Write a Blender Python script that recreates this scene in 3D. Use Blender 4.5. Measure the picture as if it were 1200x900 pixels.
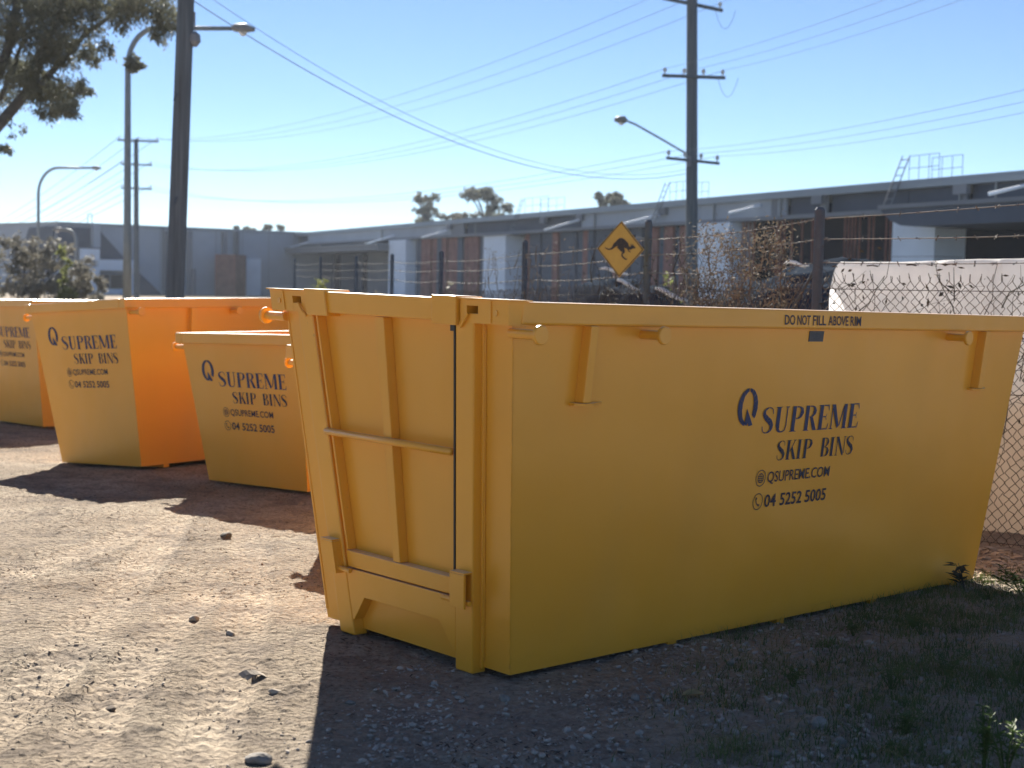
import bpy, math, random
import numpy as np
from mathutils import Vector, Matrix

for o_ in list(bpy.data.objects):
    bpy.data.objects.remove(o_)
SC = bpy.context.scene
COL = SC.collection
rng = np.random.default_rng(7)
random.seed(7)
R_ = math.radians

# ------------------------------------------------------------------ camera
F, HC, ROLL, HOR = 1720., 1.6, .022, 328.
PITCH = math.atan((450 - HOR) / F)
RC = (Matrix.Rotation(math.pi / 2 - PITCH, 3, 'X') @ Matrix.Rotation(ROLL, 3, 'Z'))
cam_d = bpy.data.cameras.new('camera')
cam = bpy.data.objects.new('camera', cam_d)
COL.objects.link(cam)
cam.matrix_world = Matrix.Translation((0, 0, HC)) @ RC.to_4x4()
cam_d.sensor_width = 36
cam_d.lens = F / 1200 * 36
cam_d.clip_start = .1
cam_d.clip_end = 4000
cam_d.dof.use_dof = True
cam_d.dof.focus_distance = 6.8
cam_d.dof.aperture_fstop = 3.3
SC.camera = cam

# ------------------------------------------------------------------ sky, sun, exposure
SUN_AZ, SUN_EL = -10.5, 33.0           # degrees from +Y towards +X, and up
w = bpy.data.worlds.new('World')
SC.world = w
w.use_nodes = True
nt = w.node_tree
bg = nt.nodes['Background']
sky = nt.nodes.new('ShaderNodeTexSky')
sky.sky_type = 'NISHITA'
sky.sun_disc = False
sky.sun_elevation = R_(SUN_EL)
sky.sun_rotation = R_(SUN_AZ)
sky.air_density = 1.0
sky.dust_density = 0.0
sky.ozone_density = 3.0
sky.altitude = 4000
nt.links.new(sky.outputs[0], bg.inputs[0])
bg.inputs[1].default_value = .050
sd = bpy.data.lights.new('sun', 'SUN')
sd.energy = 5.0
sd.angle = R_(.55)
sd.color = (1, .93, .82)
sun = bpy.data.objects.new('sun', sd)
COL.objects.link(sun)
_a, _e = R_(SUN_AZ), R_(SUN_EL)
sun_dir = Vector((math.sin(_a) * math.cos(_e), math.cos(_a) * math.cos(_e), math.sin(_e)))
sun.rotation_euler = sun_dir.to_track_quat('Z', 'Y').to_euler()
sun.location = (0, 0, 20)
SC.view_settings.view_transform = 'Standard'
SC.view_settings.look = 'None'
SC.view_settings.exposure = 1.42
SC.view_settings.gamma = 1
SC.view_settings.use_curve_mapping = False


# ------------------------------------------------------------------ helpers
def ray(px, py):
    return RC @ Vector(((px - 600) / F, (450 - py) / F, -1.))


def at(px, py, Y):
    d = ray(px, py)
    return Vector((0, 0, HC)) + d * (Y / d.y)


def on_plane(px, py, P0, n):
    """where the sight line meets a real vertical plane of the place"""
    d = ray(px, py)
    c = Vector((0, 0, HC))
    return c + d * ((P0 - c).dot(n) / d.dot(n))


def gz(y):
    y = np.asarray(y, float)
    return -.025 * np.clip(np.minimum(y, 20) - 6.5, 0, None)


def mat(name, col, rough=.6, metal=0., var=.12, scale=6., bump=0., bscale=60., col2=None,
        detail=5., spec=None, trans=0., coat=0.):
    m = bpy.data.materials.new(name)
    m.use_nodes = True
    t = m.node_tree
    b = t.nodes['Principled BSDF']
    tc = t.nodes.new('ShaderNodeTexCoord')
    n = t.nodes.new('ShaderNodeTexNoise')
    n.inputs['Scale'].default_value = scale
    n.inputs['Detail'].default_value = detail
    n.inputs['Roughness'].default_value = .6
    t.links.new(tc.outputs['Object'], n.inputs['Vector'])
    r = t.nodes.new('ShaderNodeValToRGB')
    a = [c * (1 - var) for c in col]
    c2 = col2 if col2 else [min(1, c * (1 + var)) for c in col]
    r.color_ramp.elements[0].color = (*a, 1)
    r.color_ramp.elements[1].color = (*c2, 1)
    r.color_ramp.elements[0].position = .3
    r.color_ramp.elements[1].position = .7
    t.links.new(n.outputs['Fac'], r.inputs['Fac'])
    t.links.new(r.outputs['Color'], b.inputs['Base Color'])
    b.inputs['Roughness'].default_value = rough
    b.inputs['Metallic'].default_value = metal
    if spec is not None:
        b.inputs['Specular IOR Level'].default_value = spec
    if coat:
        b.inputs['Coat Weight'].default_value = coat
        b.inputs['Coat Roughness'].default_value = .25
    if bump:
        n2 = t.nodes.new('ShaderNodeTexNoise')
        n2.inputs['Scale'].default_value = bscale
        n2.inputs['Detail'].default_value = 3
        t.links.new(tc.outputs['Object'], n2.inputs['Vector'])
        bp = t.nodes.new('ShaderNodeBump')
        bp.inputs['Strength'].default_value = bump
        bp.inputs['Distance'].default_value = .02
        t.links.new(n2.outputs['Fac'], bp.inputs['Height'])
        t.links.new(bp.outputs['Normal'], b.inputs['Normal'])
    if trans:
        tr = t.nodes.new('ShaderNodeBsdfTranslucent')
        t.links.new(r.outputs['Color'], tr.inputs['Color'])
        mx = t.nodes.new('ShaderNodeMixShader')
        mx.inputs[0].default_value = trans
        t.links.new(b.outputs[0], mx.inputs[1])
        t.links.new(tr.outputs[0], mx.inputs[2])
        t.links.new(mx.outputs[0], t.nodes['Material Output'].inputs['Surface'])
    return m


def paint_mat():
    """yellow enamel with thin dust and a little orange peel"""
    m = bpy.data.materials.new('yellow_paint')
    m.use_nodes = True
    t = m.node_tree
    b = t.nodes['Principled BSDF']
    tc = t.nodes.new('ShaderNodeTexCoord')

    def noise(scale, detail=4, stretch=None):
        n = t.nodes.new('ShaderNodeTexNoise')
        n.inputs['Scale'].default_value = scale
        n.inputs['Detail'].default_value = detail
        if stretch:
            mp = t.nodes.new('ShaderNodeMapping')
            mp.inputs['Scale'].default_value = stretch
            t.links.new(tc.outputs['Object'], mp.inputs['Vector'])
            t.links.new(mp.outputs[0], n.inputs['Vector'])
        else:
            t.links.new(tc.outputs['Object'], n.inputs['Vector'])
        return n

    def ramp(src, p0, p1, c0, c1):
        r = t.nodes.new('ShaderNodeValToRGB')
        r.color_ramp.elements[0].position = p0
        r.color_ramp.elements[1].position = p1
        r.color_ramp.elements[0].color = c0
        r.color_ramp.elements[1].color = c1
        t.links.new(src, r.inputs['Fac'])
        return r
    n1 = noise(1.3, 3)
    base = ramp(n1.outputs['Fac'], .3, .7, (.83, .374, .025, 1), (.90, .412, .031, 1))
    n2 = noise(3.0, 6, (1, 1, .25))
    dust = ramp(n2.outputs['Fac'], .52, .78, (0, 0, 0, 1), (.10, .10, .10, 1))
    mx = t.nodes.new('ShaderNodeMix')
    mx.data_type = 'RGBA'
    t.links.new(dust.outputs[0], mx.inputs[0])
    t.links.new(base.outputs[0], mx.inputs[6])
    mx.inputs[7].default_value = (.60, .38, .10, 1)
    n3 = noise(55, 2)
    speck = ramp(n3.outputs['Fac'], .74, .80, (0, 0, 0, 1), (.35, .35, .35, 1))
    mx2 = t.nodes.new('ShaderNodeMix')
    mx2.data_type = 'RGBA'
    t.links.new(speck.outputs[0], mx2.inputs[0])
    t.links.new(mx.outputs[2], mx2.inputs[6])
    mx2.inputs[7].default_value = (.30, .19, .06, 1)
    # upward faces mixed paler, standing in for the bright glare along the tops
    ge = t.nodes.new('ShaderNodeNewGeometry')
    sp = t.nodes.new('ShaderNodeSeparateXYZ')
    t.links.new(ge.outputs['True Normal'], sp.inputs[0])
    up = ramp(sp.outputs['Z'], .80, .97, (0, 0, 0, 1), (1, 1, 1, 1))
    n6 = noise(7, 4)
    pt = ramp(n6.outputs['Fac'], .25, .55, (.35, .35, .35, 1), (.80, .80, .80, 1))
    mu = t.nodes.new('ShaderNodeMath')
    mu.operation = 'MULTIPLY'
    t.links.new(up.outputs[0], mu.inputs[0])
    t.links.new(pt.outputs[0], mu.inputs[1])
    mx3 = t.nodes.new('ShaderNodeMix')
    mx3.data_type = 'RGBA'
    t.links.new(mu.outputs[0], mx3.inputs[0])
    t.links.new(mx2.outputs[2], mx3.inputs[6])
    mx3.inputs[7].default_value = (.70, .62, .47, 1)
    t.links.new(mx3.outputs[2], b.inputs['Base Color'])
    rr = ramp(n2.outputs['Fac'], .3, .8, (.34, .34, .34, 1), (.55, .55, .55, 1))
    t.links.new(rr.outputs[0], b.inputs['Roughness'])
    b.inputs['Coat Weight'].default_value = .5
    b.inputs['Coat Roughness'].default_value = .22
    n4 = noise(2.2, 2)
    n5 = noise(130, 2)
    bp1 = t.nodes.new('ShaderNodeBump')
    bp1.inputs['Strength'].default_value = .55
    bp1.inputs['Distance'].default_value = .04
    t.links.new(n4.outputs['Fac'], bp1.inputs['Height'])
    bp2 = t.nodes.new('ShaderNodeBump')
    bp2.inputs['Strength'].default_value = .05
    bp2.inputs['Distance'].default_value = .004
    t.links.new(n5.outputs['Fac'], bp2.inputs['Height'])
    t.links.new(bp1.outputs[0], bp2.inputs['Normal'])
    t.links.new(bp2.outputs[0], b.inputs['Normal'])
    return m


M = {}
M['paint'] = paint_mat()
M['letter'] = mat('dark_blue_vinyl', (.018, .026, .062), .55, var=.15, scale=20)
M['letter_blue'] = mat('navy_vinyl', (.016, .034, .115), .5, var=.15, scale=20)
M['hole'] = mat('hole_dark', (.05, .05, .05), .7, var=.2)  # dark backing of the corner slots, the shade inside put into the colour
M['plate'] = mat('grey_plate', (.07, .085, .11), .45, metal=.3, var=.2, scale=30)
M['gap_line'] = mat('gap_line_dark', (.035, .035, .035), .7)
M['stone'] = mat('stone', (.25, .23, .205), .9, var=.4, scale=14, bump=.4, bscale=60)
M['brown_rock'] = mat('brown_rock', (.13, .11, .085), .9, var=.3, scale=20, bump=.4, bscale=60)
M['gravel'] = mat('gravel', (.40, .355, .31), .95, var=.3, scale=2.5, bump=.3, bscale=80)
M['straw'] = mat('straw', (.50, .42, .31), .9, var=.4, scale=8)
M['pale_grit'] = mat('pale_grit', (.36, .31, .25), .95, var=.55, scale=2.)
M['bark_chip'] = mat('bark_chip', (.10, .075, .055), .95, var=.5, scale=5)
M['grass'] = mat('grass', (.075, .15, .035), .7, var=.35, scale=3, col2=(.17, .21, .07), trans=.3)
M['weed'] = mat('weed_leaf', (.09, .15, .035), .6, var=.3, scale=20, trans=.45)
M['dry'] = mat('dry_leaf', (.34, .25, .12), .8, var=.3, scale=30, trans=.2)
M['galv'] = mat('galvanised', (.055, .08, .115), .8, metal=0., var=.2, scale=12)
M['rustwire'] = mat('dark_wire', (.075, .065, .055), .8, metal=.2, var=.4, scale=10)
M['barb'] = mat('barbed_wire', (.15, .145, .14), .75, metal=.1, var=.3, scale=20)
M['timber'] = mat('weathered_timber', (.10, .125, .15), .9, var=.35, scale=3, bump=.3, bscale=25)
for nd_ in [M['timber']]:                       # grain runs up the pole
    t_ = nd_.node_tree
    tc_ = next(n for n in t_.nodes if n.type == 'TEX_COORD')
    mp_ = t_.nodes.new('ShaderNodeMapping')
    mp_.inputs['Scale'].default_value = (9, 9, .35)
    t_.links.new(tc_.outputs['Object'], mp_.inputs['Vector'])
    for n in t_.nodes:
        if n.type == 'TEX_NOISE':
            t_.links.new(mp_.outputs[0], n.inputs['Vector'])
            n.inputs['Scale'].default_value = 2.2
M['lampgrey'] = mat('lamp_steel', (.22, .24, .25), .5, metal=.6, var=.1)
M['lamphead'] = mat('lamp_head', (.20, .20, .20), .5, var=.1)
M['lens'] = mat('lamp_lens', (.75, .75, .72), .2, var=.05)
M['insul'] = mat('insulator', (.55, .55, .55), .3, var=.1)
M['cable'] = mat('cable', (.19, .215, .25), .95, var=.1, spec=0.)
M['alucable'] = mat('aluminium_cable', (.22, .25, .30), .95, metal=0., var=.1, spec=0.)
M['tarp'] = mat('white_sheeting', (.64, .635, .645), .75, var=.08, scale=2.5, bump=.5, bscale=9,
                col2=(.78, .78, .79), trans=.52)
M['black_plastic'] = mat('black_plastic', (.038, .048, .064), .9, var=.3, scale=3, bump=.2, bscale=7, spec=0.)
M['white_hose_glint'] = mat('white_hose_glint', (.8, .8, .78), .5, var=.05)
M['sign_yellow'] = mat('sign_yellow', (.46, .34, .06), .5, var=.08, scale=10)
M['sign_black'] = mat('sign_black', (.02, .02, .02), .5)
M['bark'] = mat('gum_bark', (.085, .085, .085), .9, var=.35, scale=4, bump=.5, bscale=15)
M['gumleaf'] = mat('gum_leaf', (.095, .11, .08), .5, var=.3, scale=2, col2=(.18, .18, .12), trans=.4)
M['farleaf'] = mat('far_leaf', (.12, .135, .10), .6, var=.3, scale=.6, col2=(.20, .205, .15), trans=.45)
M['greyleaf'] = mat('grey_leaf', (.21, .20, .165), .7, var=.3, scale=1.5, trans=.28)
M['limeleaf'] = mat('lime_leaf', (.20, .22, .08), .6, var=.25, scale=3, trans=.4)
M['dryvine'] = mat('dry_vine', (.165, .145, .115), .85, var=.4, scale=5, trans=.2)
M['vinedark'] = mat('vine_dark', (.045, .045, .035), .8, var=.4, scale=5)
M['w_grey'] = mat('wall_grey', (.36, .415, .485), .75, var=.05, scale=.7)
M['w_dark'] = mat('wall_charcoal', (.058, .082, .125), .7, var=.08, scale=.7)
M['w_mid'] = mat('wall_mid_grey', (.20, .22, .25), .7, var=.06, scale=.7)
M['w_white'] = mat('wall_white', (.74, .83, .94), .7, var=.05, scale=.8)
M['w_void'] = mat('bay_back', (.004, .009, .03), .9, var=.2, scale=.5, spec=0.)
M['glassd'] = mat('dark_glass', (.03, .04, .045), .12, var=.1)
M['rust'] = mat('rust_batten', (.27, .105, .075), .75, var=.3, scale=2)
M['rustdark'] = mat('rust_panel', (.22, .10, .085), .8, var=.3, scale=1.5)
M['roofsteel'] = mat('roof_steel', (.25, .29, .33), .5, metal=.2, var=.06, scale=.5)


def prop(o, label=None, cat=None, group=None, kind=None):
    if label:
        o['label'] = label
    if cat:
        o['category'] = cat
    if group:
        o['group'] = group
    if kind:
        o['kind'] = kind
    return o


def empty(name, loc=(0, 0, 0), rot=None, mw=None, **k):
    o = bpy.data.objects.new(name, None)
    o.empty_display_size = .2
    COL.objects.link(o)
    o.location = loc
    if rot:
        o.rotation_euler = rot
    if mw is not None:
        o.matrix_world = mw
    return prop(o, **k)


class MB:
    """collects shapes into one mesh"""

    def __init__(s):
        s.v, s.f = [], []

    def add(s, vs, fs):
        n = len(s.v)
        s.v += [tuple(p) for p in vs]
        s.f += [tuple(i + n for i in q) for q in fs]
        return s

    def hexa(s, c):
        return s.add(c, [(0, 3, 2, 1), (4, 5, 6, 7), (0, 1, 5, 4), (1, 2, 6, 5), (2, 3, 7, 6), (3, 0, 4, 7)])

    def box(s, a, b, fn=None):
        (x0, y0, z0), (x1, y1, z1) = a, b
        c = [(x0, y0, z0), (x1, y0, z0), (x1, y1, z0), (x0, y1, z0), (x0, y0, z1), (x1, y0, z1), (x1, y1, z1), (x0, y1, z1)]
        if fn:
            c = [fn(*p) for p in c]
        return s.hexa(c)

    def prism(s, poly, off):
        n = len(poly)
        off = Vector(off)
        a = [Vector(p) for p in poly]
        b = [p + off for p in a]
        return s.add(a + b, [tuple(range(n))[::-1], tuple(range(n, 2 * n))] +
                     [(i, (i + 1) % n, n + (i + 1) % n, n + i) for i in range(n)])

    def tube(s, pts, rad, n=8, cap=True):
        pts = [Vector(p) for p in pts]
        if not hasattr(rad, '__len__'):
            rad = [rad] * len(pts)
        base = len(s.v)
        prev = None
        for i, p in enumerate(pts):
            d = (pts[min(i + 1, len(pts) - 1)] - pts[max(i - 1, 0)]).normalized()
            if prev is None:
                up = Vector((0, 0, 1)) if abs(d.z) < .9 else Vector((1, 0, 0))
                u = d.cross(up).normalized()
            else:
                u = (prev - d * prev.dot(d)).normalized()
            prev = u
            v = d.cross(u)
            for k in range(n):
                a = 2 * math.pi * k / n
                s.v.append(tuple(p + (u * math.cos(a) + v * math.sin(a)) * rad[i]))
        for i in range(len(pts) - 1):
            for k in range(n):
                a, b = base + i * n + k, base + i * n + (k + 1) % n
                s.f.append((a, b, b + n, a + n))
        if cap:
            s.f.append(tuple(base + k for k in range(n))[::-1])
            s.f.append(tuple(base + (len(pts) - 1) * n + k for k in range(n)))
        return s

    def build(s, name, m, parent=None, bevel=0., smooth=False, **k):
        me = bpy.data.meshes.new(name)
        me.from_pydata(s.v, [], s.f)
        me.materials.append(m)
        if smooth:
            me.shade_smooth()
        o = bpy.data.objects.new(name, me)
        COL.objects.link(o)
        if parent:
            o.parent = parent
        if bevel:
            b = o.modifiers.new('bevel', 'BEVEL')
            b.width = bevel
            b.segments = 2
            b.limit_method = 'ANGLE'
            b.angle_limit = R_(40)
        return prop(o, **k)


def np_mesh(name, V, T, m, parent=None, smooth=False, **k):
    V = np.asarray(V, np.float32)
    T = np.asarray(T, np.int32)
    me = bpy.data.meshes.new(name)
    nf, nv = T.shape
    me.vertices.add(len(V))
    me.vertices.foreach_set('co', V.ravel())
    me.loops.add(nf * nv)
    me.loops.foreach_set('vertex_index', T.ravel())
    me.polygons.add(nf)
    me.polygons.foreach_set('loop_start', np.arange(nf, dtype=np.int32) * nv)
    me.update(calc_edges=True)
    me.materials.append(m)
    if smooth:
        me.shade_smooth()
    o = bpy.data.objects.new(name, me)
    COL.objects.link(o)
    if parent:
        o.parent = parent
    return prop(o, **k)


def vnoise(x, y, seed=0):
    xi, yi = np.floor(x).astype(np.int64), np.floor(y).astype(np.int64)
    xf, yf = x - xi, y - yi
    xf, yf = xf * xf * (3 - 2 * xf), yf * yf * (3 - 2 * yf)

    def h(a, b):
        n = (a * 374761393 + b * 668265263 + seed * 1442695041) & 0xffffffff
        n = ((n ^ (n >> 13)) * 1274126177) & 0xffffffff
        return ((n ^ (n >> 16)) & 0xffff) / 65535.
    return (h(xi, yi) * (1 - xf) + h(xi + 1, yi) * xf) * (1 - yf) + (h(xi, yi + 1) * (1 - xf) + h(xi + 1, yi + 1) * xf) * yf


def fbm(x, y, o=4, seed=0):
    s, a, t = 0, 1., 0
    for i in range(o):
        s = s + a * vnoise(x * 2 ** i, y * 2 ** i, seed + i)
        t += a
        a *= .55
    return s / t - .5


# ------------------------------------------------------------------ bins: fitted poses
BINS = dict(
    main=dict(x0=.0155, y0=5.8336, z0=.0058, yaw=.7536, tx=.0087, ty=.0151, W=1.2397, L=3.636, H=1.5116, s=.1455, e1=.1973, e2=.16),
    mid=dict(x0=-3.3263, y0=13.1521, z0=-.1547, yaw=.8855, tx=-.0621, ty=-.0086, W=1.2324, L=2.9, H=1.5116, s=.1351, e1=.1969, e2=.2),
    low=dict(x0=-1.6055, y0=11.5573, z0=-.1138, yaw=.8674, tx=-.0279, ty=-.0022, W=1.2394, L=1.45, H=1.25, s=.1345, e1=.1725, e2=.2),
    rear=dict(x0=-.345, y0=8.573, z0=-.05, yaw=.7536, tx=0, ty=.01, W=1.24, L=2.1, H=1.20, s=.1345, e1=.19, e2=.2),
    left=dict(x0=-5.5878, y0=17.4469, z0=-.2745, yaw=.7950, tx=-.0170, ty=.0013, W=1.24, L=2.9, H=1.5116, s=.1411, e1=.1888, e2=.2))


def bin_matrix(q):
    Rm = Matrix.Rotation(q['yaw'], 4, 'Z') @ Matrix.Rotation(q['tx'], 4, 'X') @ Matrix.Rotation(q['ty'], 4, 'Y')
    return Matrix.Translation((q['x0'], q['y0'], q['z0'])) @ Rm


CTRL = []
for q in BINS.values():
    mw = bin_matrix(q)
    for x in (0, .5, 1):
        for y in (0, 1):
            p = mw @ Vector((x * q['L'], y * q['W'], -.036))
            CTRL.append((p.x, p.y, p.z - float(gz(p.y))))


def ground_base(x, y):
    """terrain without fine relief"""
    z = gz(y)
    num = 0.
    den = .35
    for cx, cy, dz in CTRL:
        wgt = np.exp(-((x - cx) ** 2 + (y - cy) ** 2) / (2 * .7 ** 2))
        num = num + wgt * dz
        den = den + wgt
    return z + num / den


def track(x, y, x0, x1, y0, y1, bend):
    """distance across and along a tyre track"""
    t = (y - y0) / (y1 - y0)
    cx = x0 + (x1 - x0) * t + bend * np.sin(t * math.pi)
    return x - cx, y


def ground_h(x, y, want='z'):
    x, y = np.asarray(x, float), np.asarray(y, float)
    z = ground_base(x, y)
    z = z + .030 * fbm(x * .7, y * .7, 3, 11) + .020 * fbm(x * 2.6, y * 2.2, 3, 21)
    rough = .5 + 1.2 * np.clip(fbm(x * .9 + 5, y * .9, 2, 31) + .35, 0, 1)
    # tyre tracks on the driven left side: pressed flat, ribs along and lugs across
    smooth, press = 0., 0.
    for (a0, a1, b0, b1, bend, wd) in ((-1.75, -2.45, 4.0, 11.0, .12, .14), (-.95, -1.75, 4.0, 9.8, .1, .13),
                                       (-2.5, -3.6, 4.5, 10.5, -.1, .14), (-1.25, -1.5, 3.5, 8.5, -.15, .12), (-3.1, -2.2, 5.5, 12.5, .2, .14)):
        d, l = track(x, y, a0, a1, b0, b1, bend)
        m = np.clip(1 - (np.abs(d) / wd) ** 6, 0, 1) * np.clip((y - b0 + .5), 0, 1) * np.clip((b1 - y), 0, 1)
        m = m * np.clip(.55 + 2.2 * (fbm(x * 1.4 + 9, y * 1.1, 2, 61) + .15), 0, 1)
        tread = np.sin((l + np.abs(d) * .8) * 2 * math.pi / .12)
        rib = np.cos(d * 2 * math.pi / .065)
        press = press + m * (-.012 + .0065 * tread + .004 * rib)
        smooth = np.maximum(smooth, m)
    if want == 'press':
        return smooth
    rough = rough * (1 - .72 * smooth)
    z = z + .022 * rough * fbm(x * 7, y * 8, 3, 41)
    clod = np.clip(fbm(x * 16, y * 14, 2, 51) - .12, 0, None)
    z = z + .045 * clod * rough
    z = z + .017 * rough * fbm(x * 20, y * 20, 2, 45)
    pit = np.clip(fbm(x * 5 + 3, y * 9, 3, 55) - .13, 0, None)
    z = z - .05 * pit * rough + press
    return z


# ------------------------------------------------------------------ ground sheet
def ground_mat():
    m = bpy.data.materials.new('yard_dirt')
    m.use_nodes = True
    t = m.node_tree
    b = t.nodes['Principled BSDF']
    tc = t.nodes.new('ShaderNodeTexCoord')
    at_ = t.nodes.new('ShaderNodeAttribute')
    at_.attribute_name = 'gravelly'

    def noise(scale, detail=5, rough=.6, dist=0.):
        n = t.nodes.new('ShaderNodeTexNoise')
        n.inputs['Scale'].default_value = scale
        n.inputs['Detail'].default_value = detail
        n.inputs['Roughness'].default_value = rough
        n.inputs['Distortion'].default_value = dist
        t.links.new(tc.outputs['Object'], n.inputs['Vector'])
        return n.outputs['Fac']

    def ramp(src, stops):
        r = t.nodes.new('ShaderNodeValToRGB')
        el = r.color_ramp.elements
        while len(el) < len(stops):
            el.new(.5)
        for e, (p, c) in zip(el, stops):
            e.position = p
            e.color = (*c, 1)
        t.links.new(src, r.inputs['Fac'])
        return r.outputs[0]

    def mix(f, a, c, mode='MIX'):
        x = t.nodes.new('ShaderNodeMix')
        x.data_type = 'RGBA'
        x.blend_type = mode
        if isinstance(f, float):
            x.inputs[0].default_value = f
        else:
            t.links.new(f, x.inputs[0])
        t.links.new(a, x.inputs[6])
        t.links.new(c, x.inputs[7])
        return x.outputs[2]
    dirt = ramp(noise(1.1, 6), [(.30, (.28, .222, .16)), (.5, (.38, .312, .235)), (.72, (.46, .39, .30))])
    fine = ramp(noise(38, 6, .7), [(.34, (.26, .24, .22)), (.45, (.86, .85, .84)), (.66, (1.25, 1.24, 1.22))])
    dirt = mix(.9, dirt, fine, 'MULTIPLY')
    crumb = ramp(noise(85, 3, .6), [(.30, (.35, .33, .31)), (.37, (1, 1, 1)), (.9, (1.04, 1.04, 1.04))])
    dirt = mix(1., dirt, crumb, 'MULTIPLY')
    dark_patch = ramp(noise(3.2, 5, .65, .4), [(.48, (0, 0, 0)), (.62, (.62, .62, .62))])  # noise patches mixed towards darker brown
    dk = ramp(noise(60, 3), [(.3, (.12, .095, .075)), (.7, (.20, .165, .135))])
    dirt = mix(dark_patch, dirt, dk)
    gv = ramp(noise(26, 6, .75), [(.3, (.25, .21, .17)), (.5, (.44, .375, .31)), (.7, (.56, .49, .41))])
    gv2 = ramp(noise(2.2, 4), [(.35, (.8, .8, .8)), (.7, (1.15, 1.1, 1.0))])
    gv = mix(1., gv, gv2, 'MULTIPLY')
    col = mix(at_.outputs['Fac'], dirt, gv)
    av = t.nodes.new('ShaderNodeAttribute')
    av.attribute_name = 'verge'
    vg_ = ramp(noise(.9, 6), [(.35, (.055, .062, .035)), (.55, (.085, .085, .055)), (.75, (.12, .11, .08))])
    col = mix(av.outputs['Fac'], col, vg_)
    t.links.new(col, b.inputs['Base Color'])
    b.inputs['Roughness'].default_value = .95
    b.inputs['Specular IOR Level'].default_value = .2
    vr = t.nodes.new('ShaderNodeTexVoronoi')
    vr.inputs['Scale'].default_value = 30
    t.links.new(tc.outputs['Object'], vr.inputs['Vector'])
    b1 = t.nodes.new('ShaderNodeBump')
    b1.inputs['Strength'].default_value = 1.
    b1.inputs['Distance'].default_value = .042
    t.links.new(noise(30, 8, .7), b1.inputs['Height'])
    b2 = t.nodes.new('ShaderNodeBump')
    b2.inputs['Strength'].default_value = .9
    b2.inputs['Distance'].default_value = .02
    t.links.new(vr.outputs['Distance'], b2.inputs['Height'])
    t.links.new(b1.outputs[0], b2.inputs['Normal'])
    t.links.new(b2.outputs[0], b.inputs['Normal'])
    ap = t.nodes.new('ShaderNodeAttribute')
    ap.attribute_name = 'pressed'
    for bb, k in ((b1, .45), (b2, .5)):
        mm = t.nodes.new('ShaderNodeMath')
        mm.operation = 'MULTIPLY_ADD'
        t.links.new(ap.outputs['Fac'], mm.inputs[0])
        mm.inputs[1].default_value = -k
        mm.inputs[2].default_value = bb.inputs['Strength'].default_value
        t.links.new(mm.outputs[0], bb.inputs['Strength'])
    return m


def gravelly(x, y):
    """1 on the gravel and weeds round the near bin, 0 on the driven dirt"""
    mw = bin_matrix(BINS['main']).inverted()
    lx = mw[0][0] * x + mw[0][1] * y + mw[0][3]
    e = -.55 - .25 * np.clip((y - 4.5), -2, 0)
    d = (x - (-.62 + .18 * (y - 4.6))) + .5 * fbm(x * 1.3, y * 1.3, 3, 71)
    g = np.clip(.5 + d * 1.6, 0, 1)
    return g * np.clip((11.5 - y) / 2, 0, 1) * np.clip((y - 2.2) / 1.2, 0, 1)


xs = np.concatenate([[-670, -250, -90, -45, -25, -15, -10], np.arange(-7.5, 5.0, .018), [5.5, 7, 10, 16, 28, 50, 100, 260, 670]])
ys = [-60, -20, -6, 0, 1.5, 2.6]
yv = 3.2
while yv < 21:
    ys.append(yv)
    yv *= 1.0038
ys = np.array(ys + [22, 24, 27, 31, 36, 44, 55, 75, 110, 170, 300, 670])
GX, GY = np.meshgrid(xs, ys)
GZ = ground_h(GX, GY)
far = (np.abs(GX) > 12) | (GY > 24) | (GY < 2)
GZ = np.where(far, gz(GY), GZ)
nx, ny = len(xs), len(ys)
V = np.stack([GX, GY, GZ], -1).reshape(-1, 3)
ii = np.arange(nx * ny).reshape(ny, nx)
T = np.stack([ii[:-1, :-1], ii[:-1, 1:], ii[1:, 1:], ii[1:, :-1]], -1).reshape(-1, 4)
ground = np_mesh('ground', V, T, ground_mat(), smooth=True, kind='structure',
                 label='dusty pale dirt yard with tyre tracks and gravel')
a_ = ground.data.attributes.new('gravelly', 'FLOAT', 'POINT')
a_.data.foreach_set('value', gravelly(V[:, 0], V[:, 1]).astype(np.float32))


a_ = ground.data.attributes.new('pressed', 'FLOAT', 'POINT')
a_.data.foreach_set('value', ground_h(V[:, 0], V[:, 1], 'press').astype(np.float32))
a_ = ground.data.attributes.new('verge', 'FLOAT', 'POINT')
_fx = 2.1 - .267 * (V[:, 1] - 10.2)
a_.data.foreach_set('value', (np.clip((V[:, 0] - _fx - .8) / 1.2, 0, 1) * np.clip((V[:, 1] - 12) / 3, 0, 1)).astype(np.float32))

# asphalt road between the fence and the long warehouse
_rc = lambda y: 11.5 - .4126 * (y - 43)
rv, rf = [], []
for i, y in enumerate(np.linspace(22, 112, 31)):
    for d in (-3.3, 3.3):
        rv.append((_rc(y) + d, y, float(gz(y)) + .006))
    if i:
        rf.append((2 * i - 2, 2 * i - 1, 2 * i + 1, 2 * i))
np_mesh('road', rv, rf, mat('asphalt', (.05, .05, .052), .9, var=.2, scale=3), kind='structure', label='asphalt road beyond the fence')
kv = MB()
for sd_ in (-1, 1):
    ys_ = np.linspace(22, 112, 31)
    for y0, y1 in zip(ys_[:-1], ys_[1:]):
        a0, a1 = _rc(y0) + sd_ * 3.3, _rc(y1) + sd_ * 3.3
        z = float(gz(30))
        kv.hexa([(a0, y0, z), (a0 + sd_ * .15, y0, z), (a1 + sd_ * .15, y1, z), (a1, y1, z),
                 (a0, y0, z + .12), (a0 + sd_ * .15, y0, z + .12), (a1 + sd_ * .15, y1, z + .12), (a1, y1, z + .12)])
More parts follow.
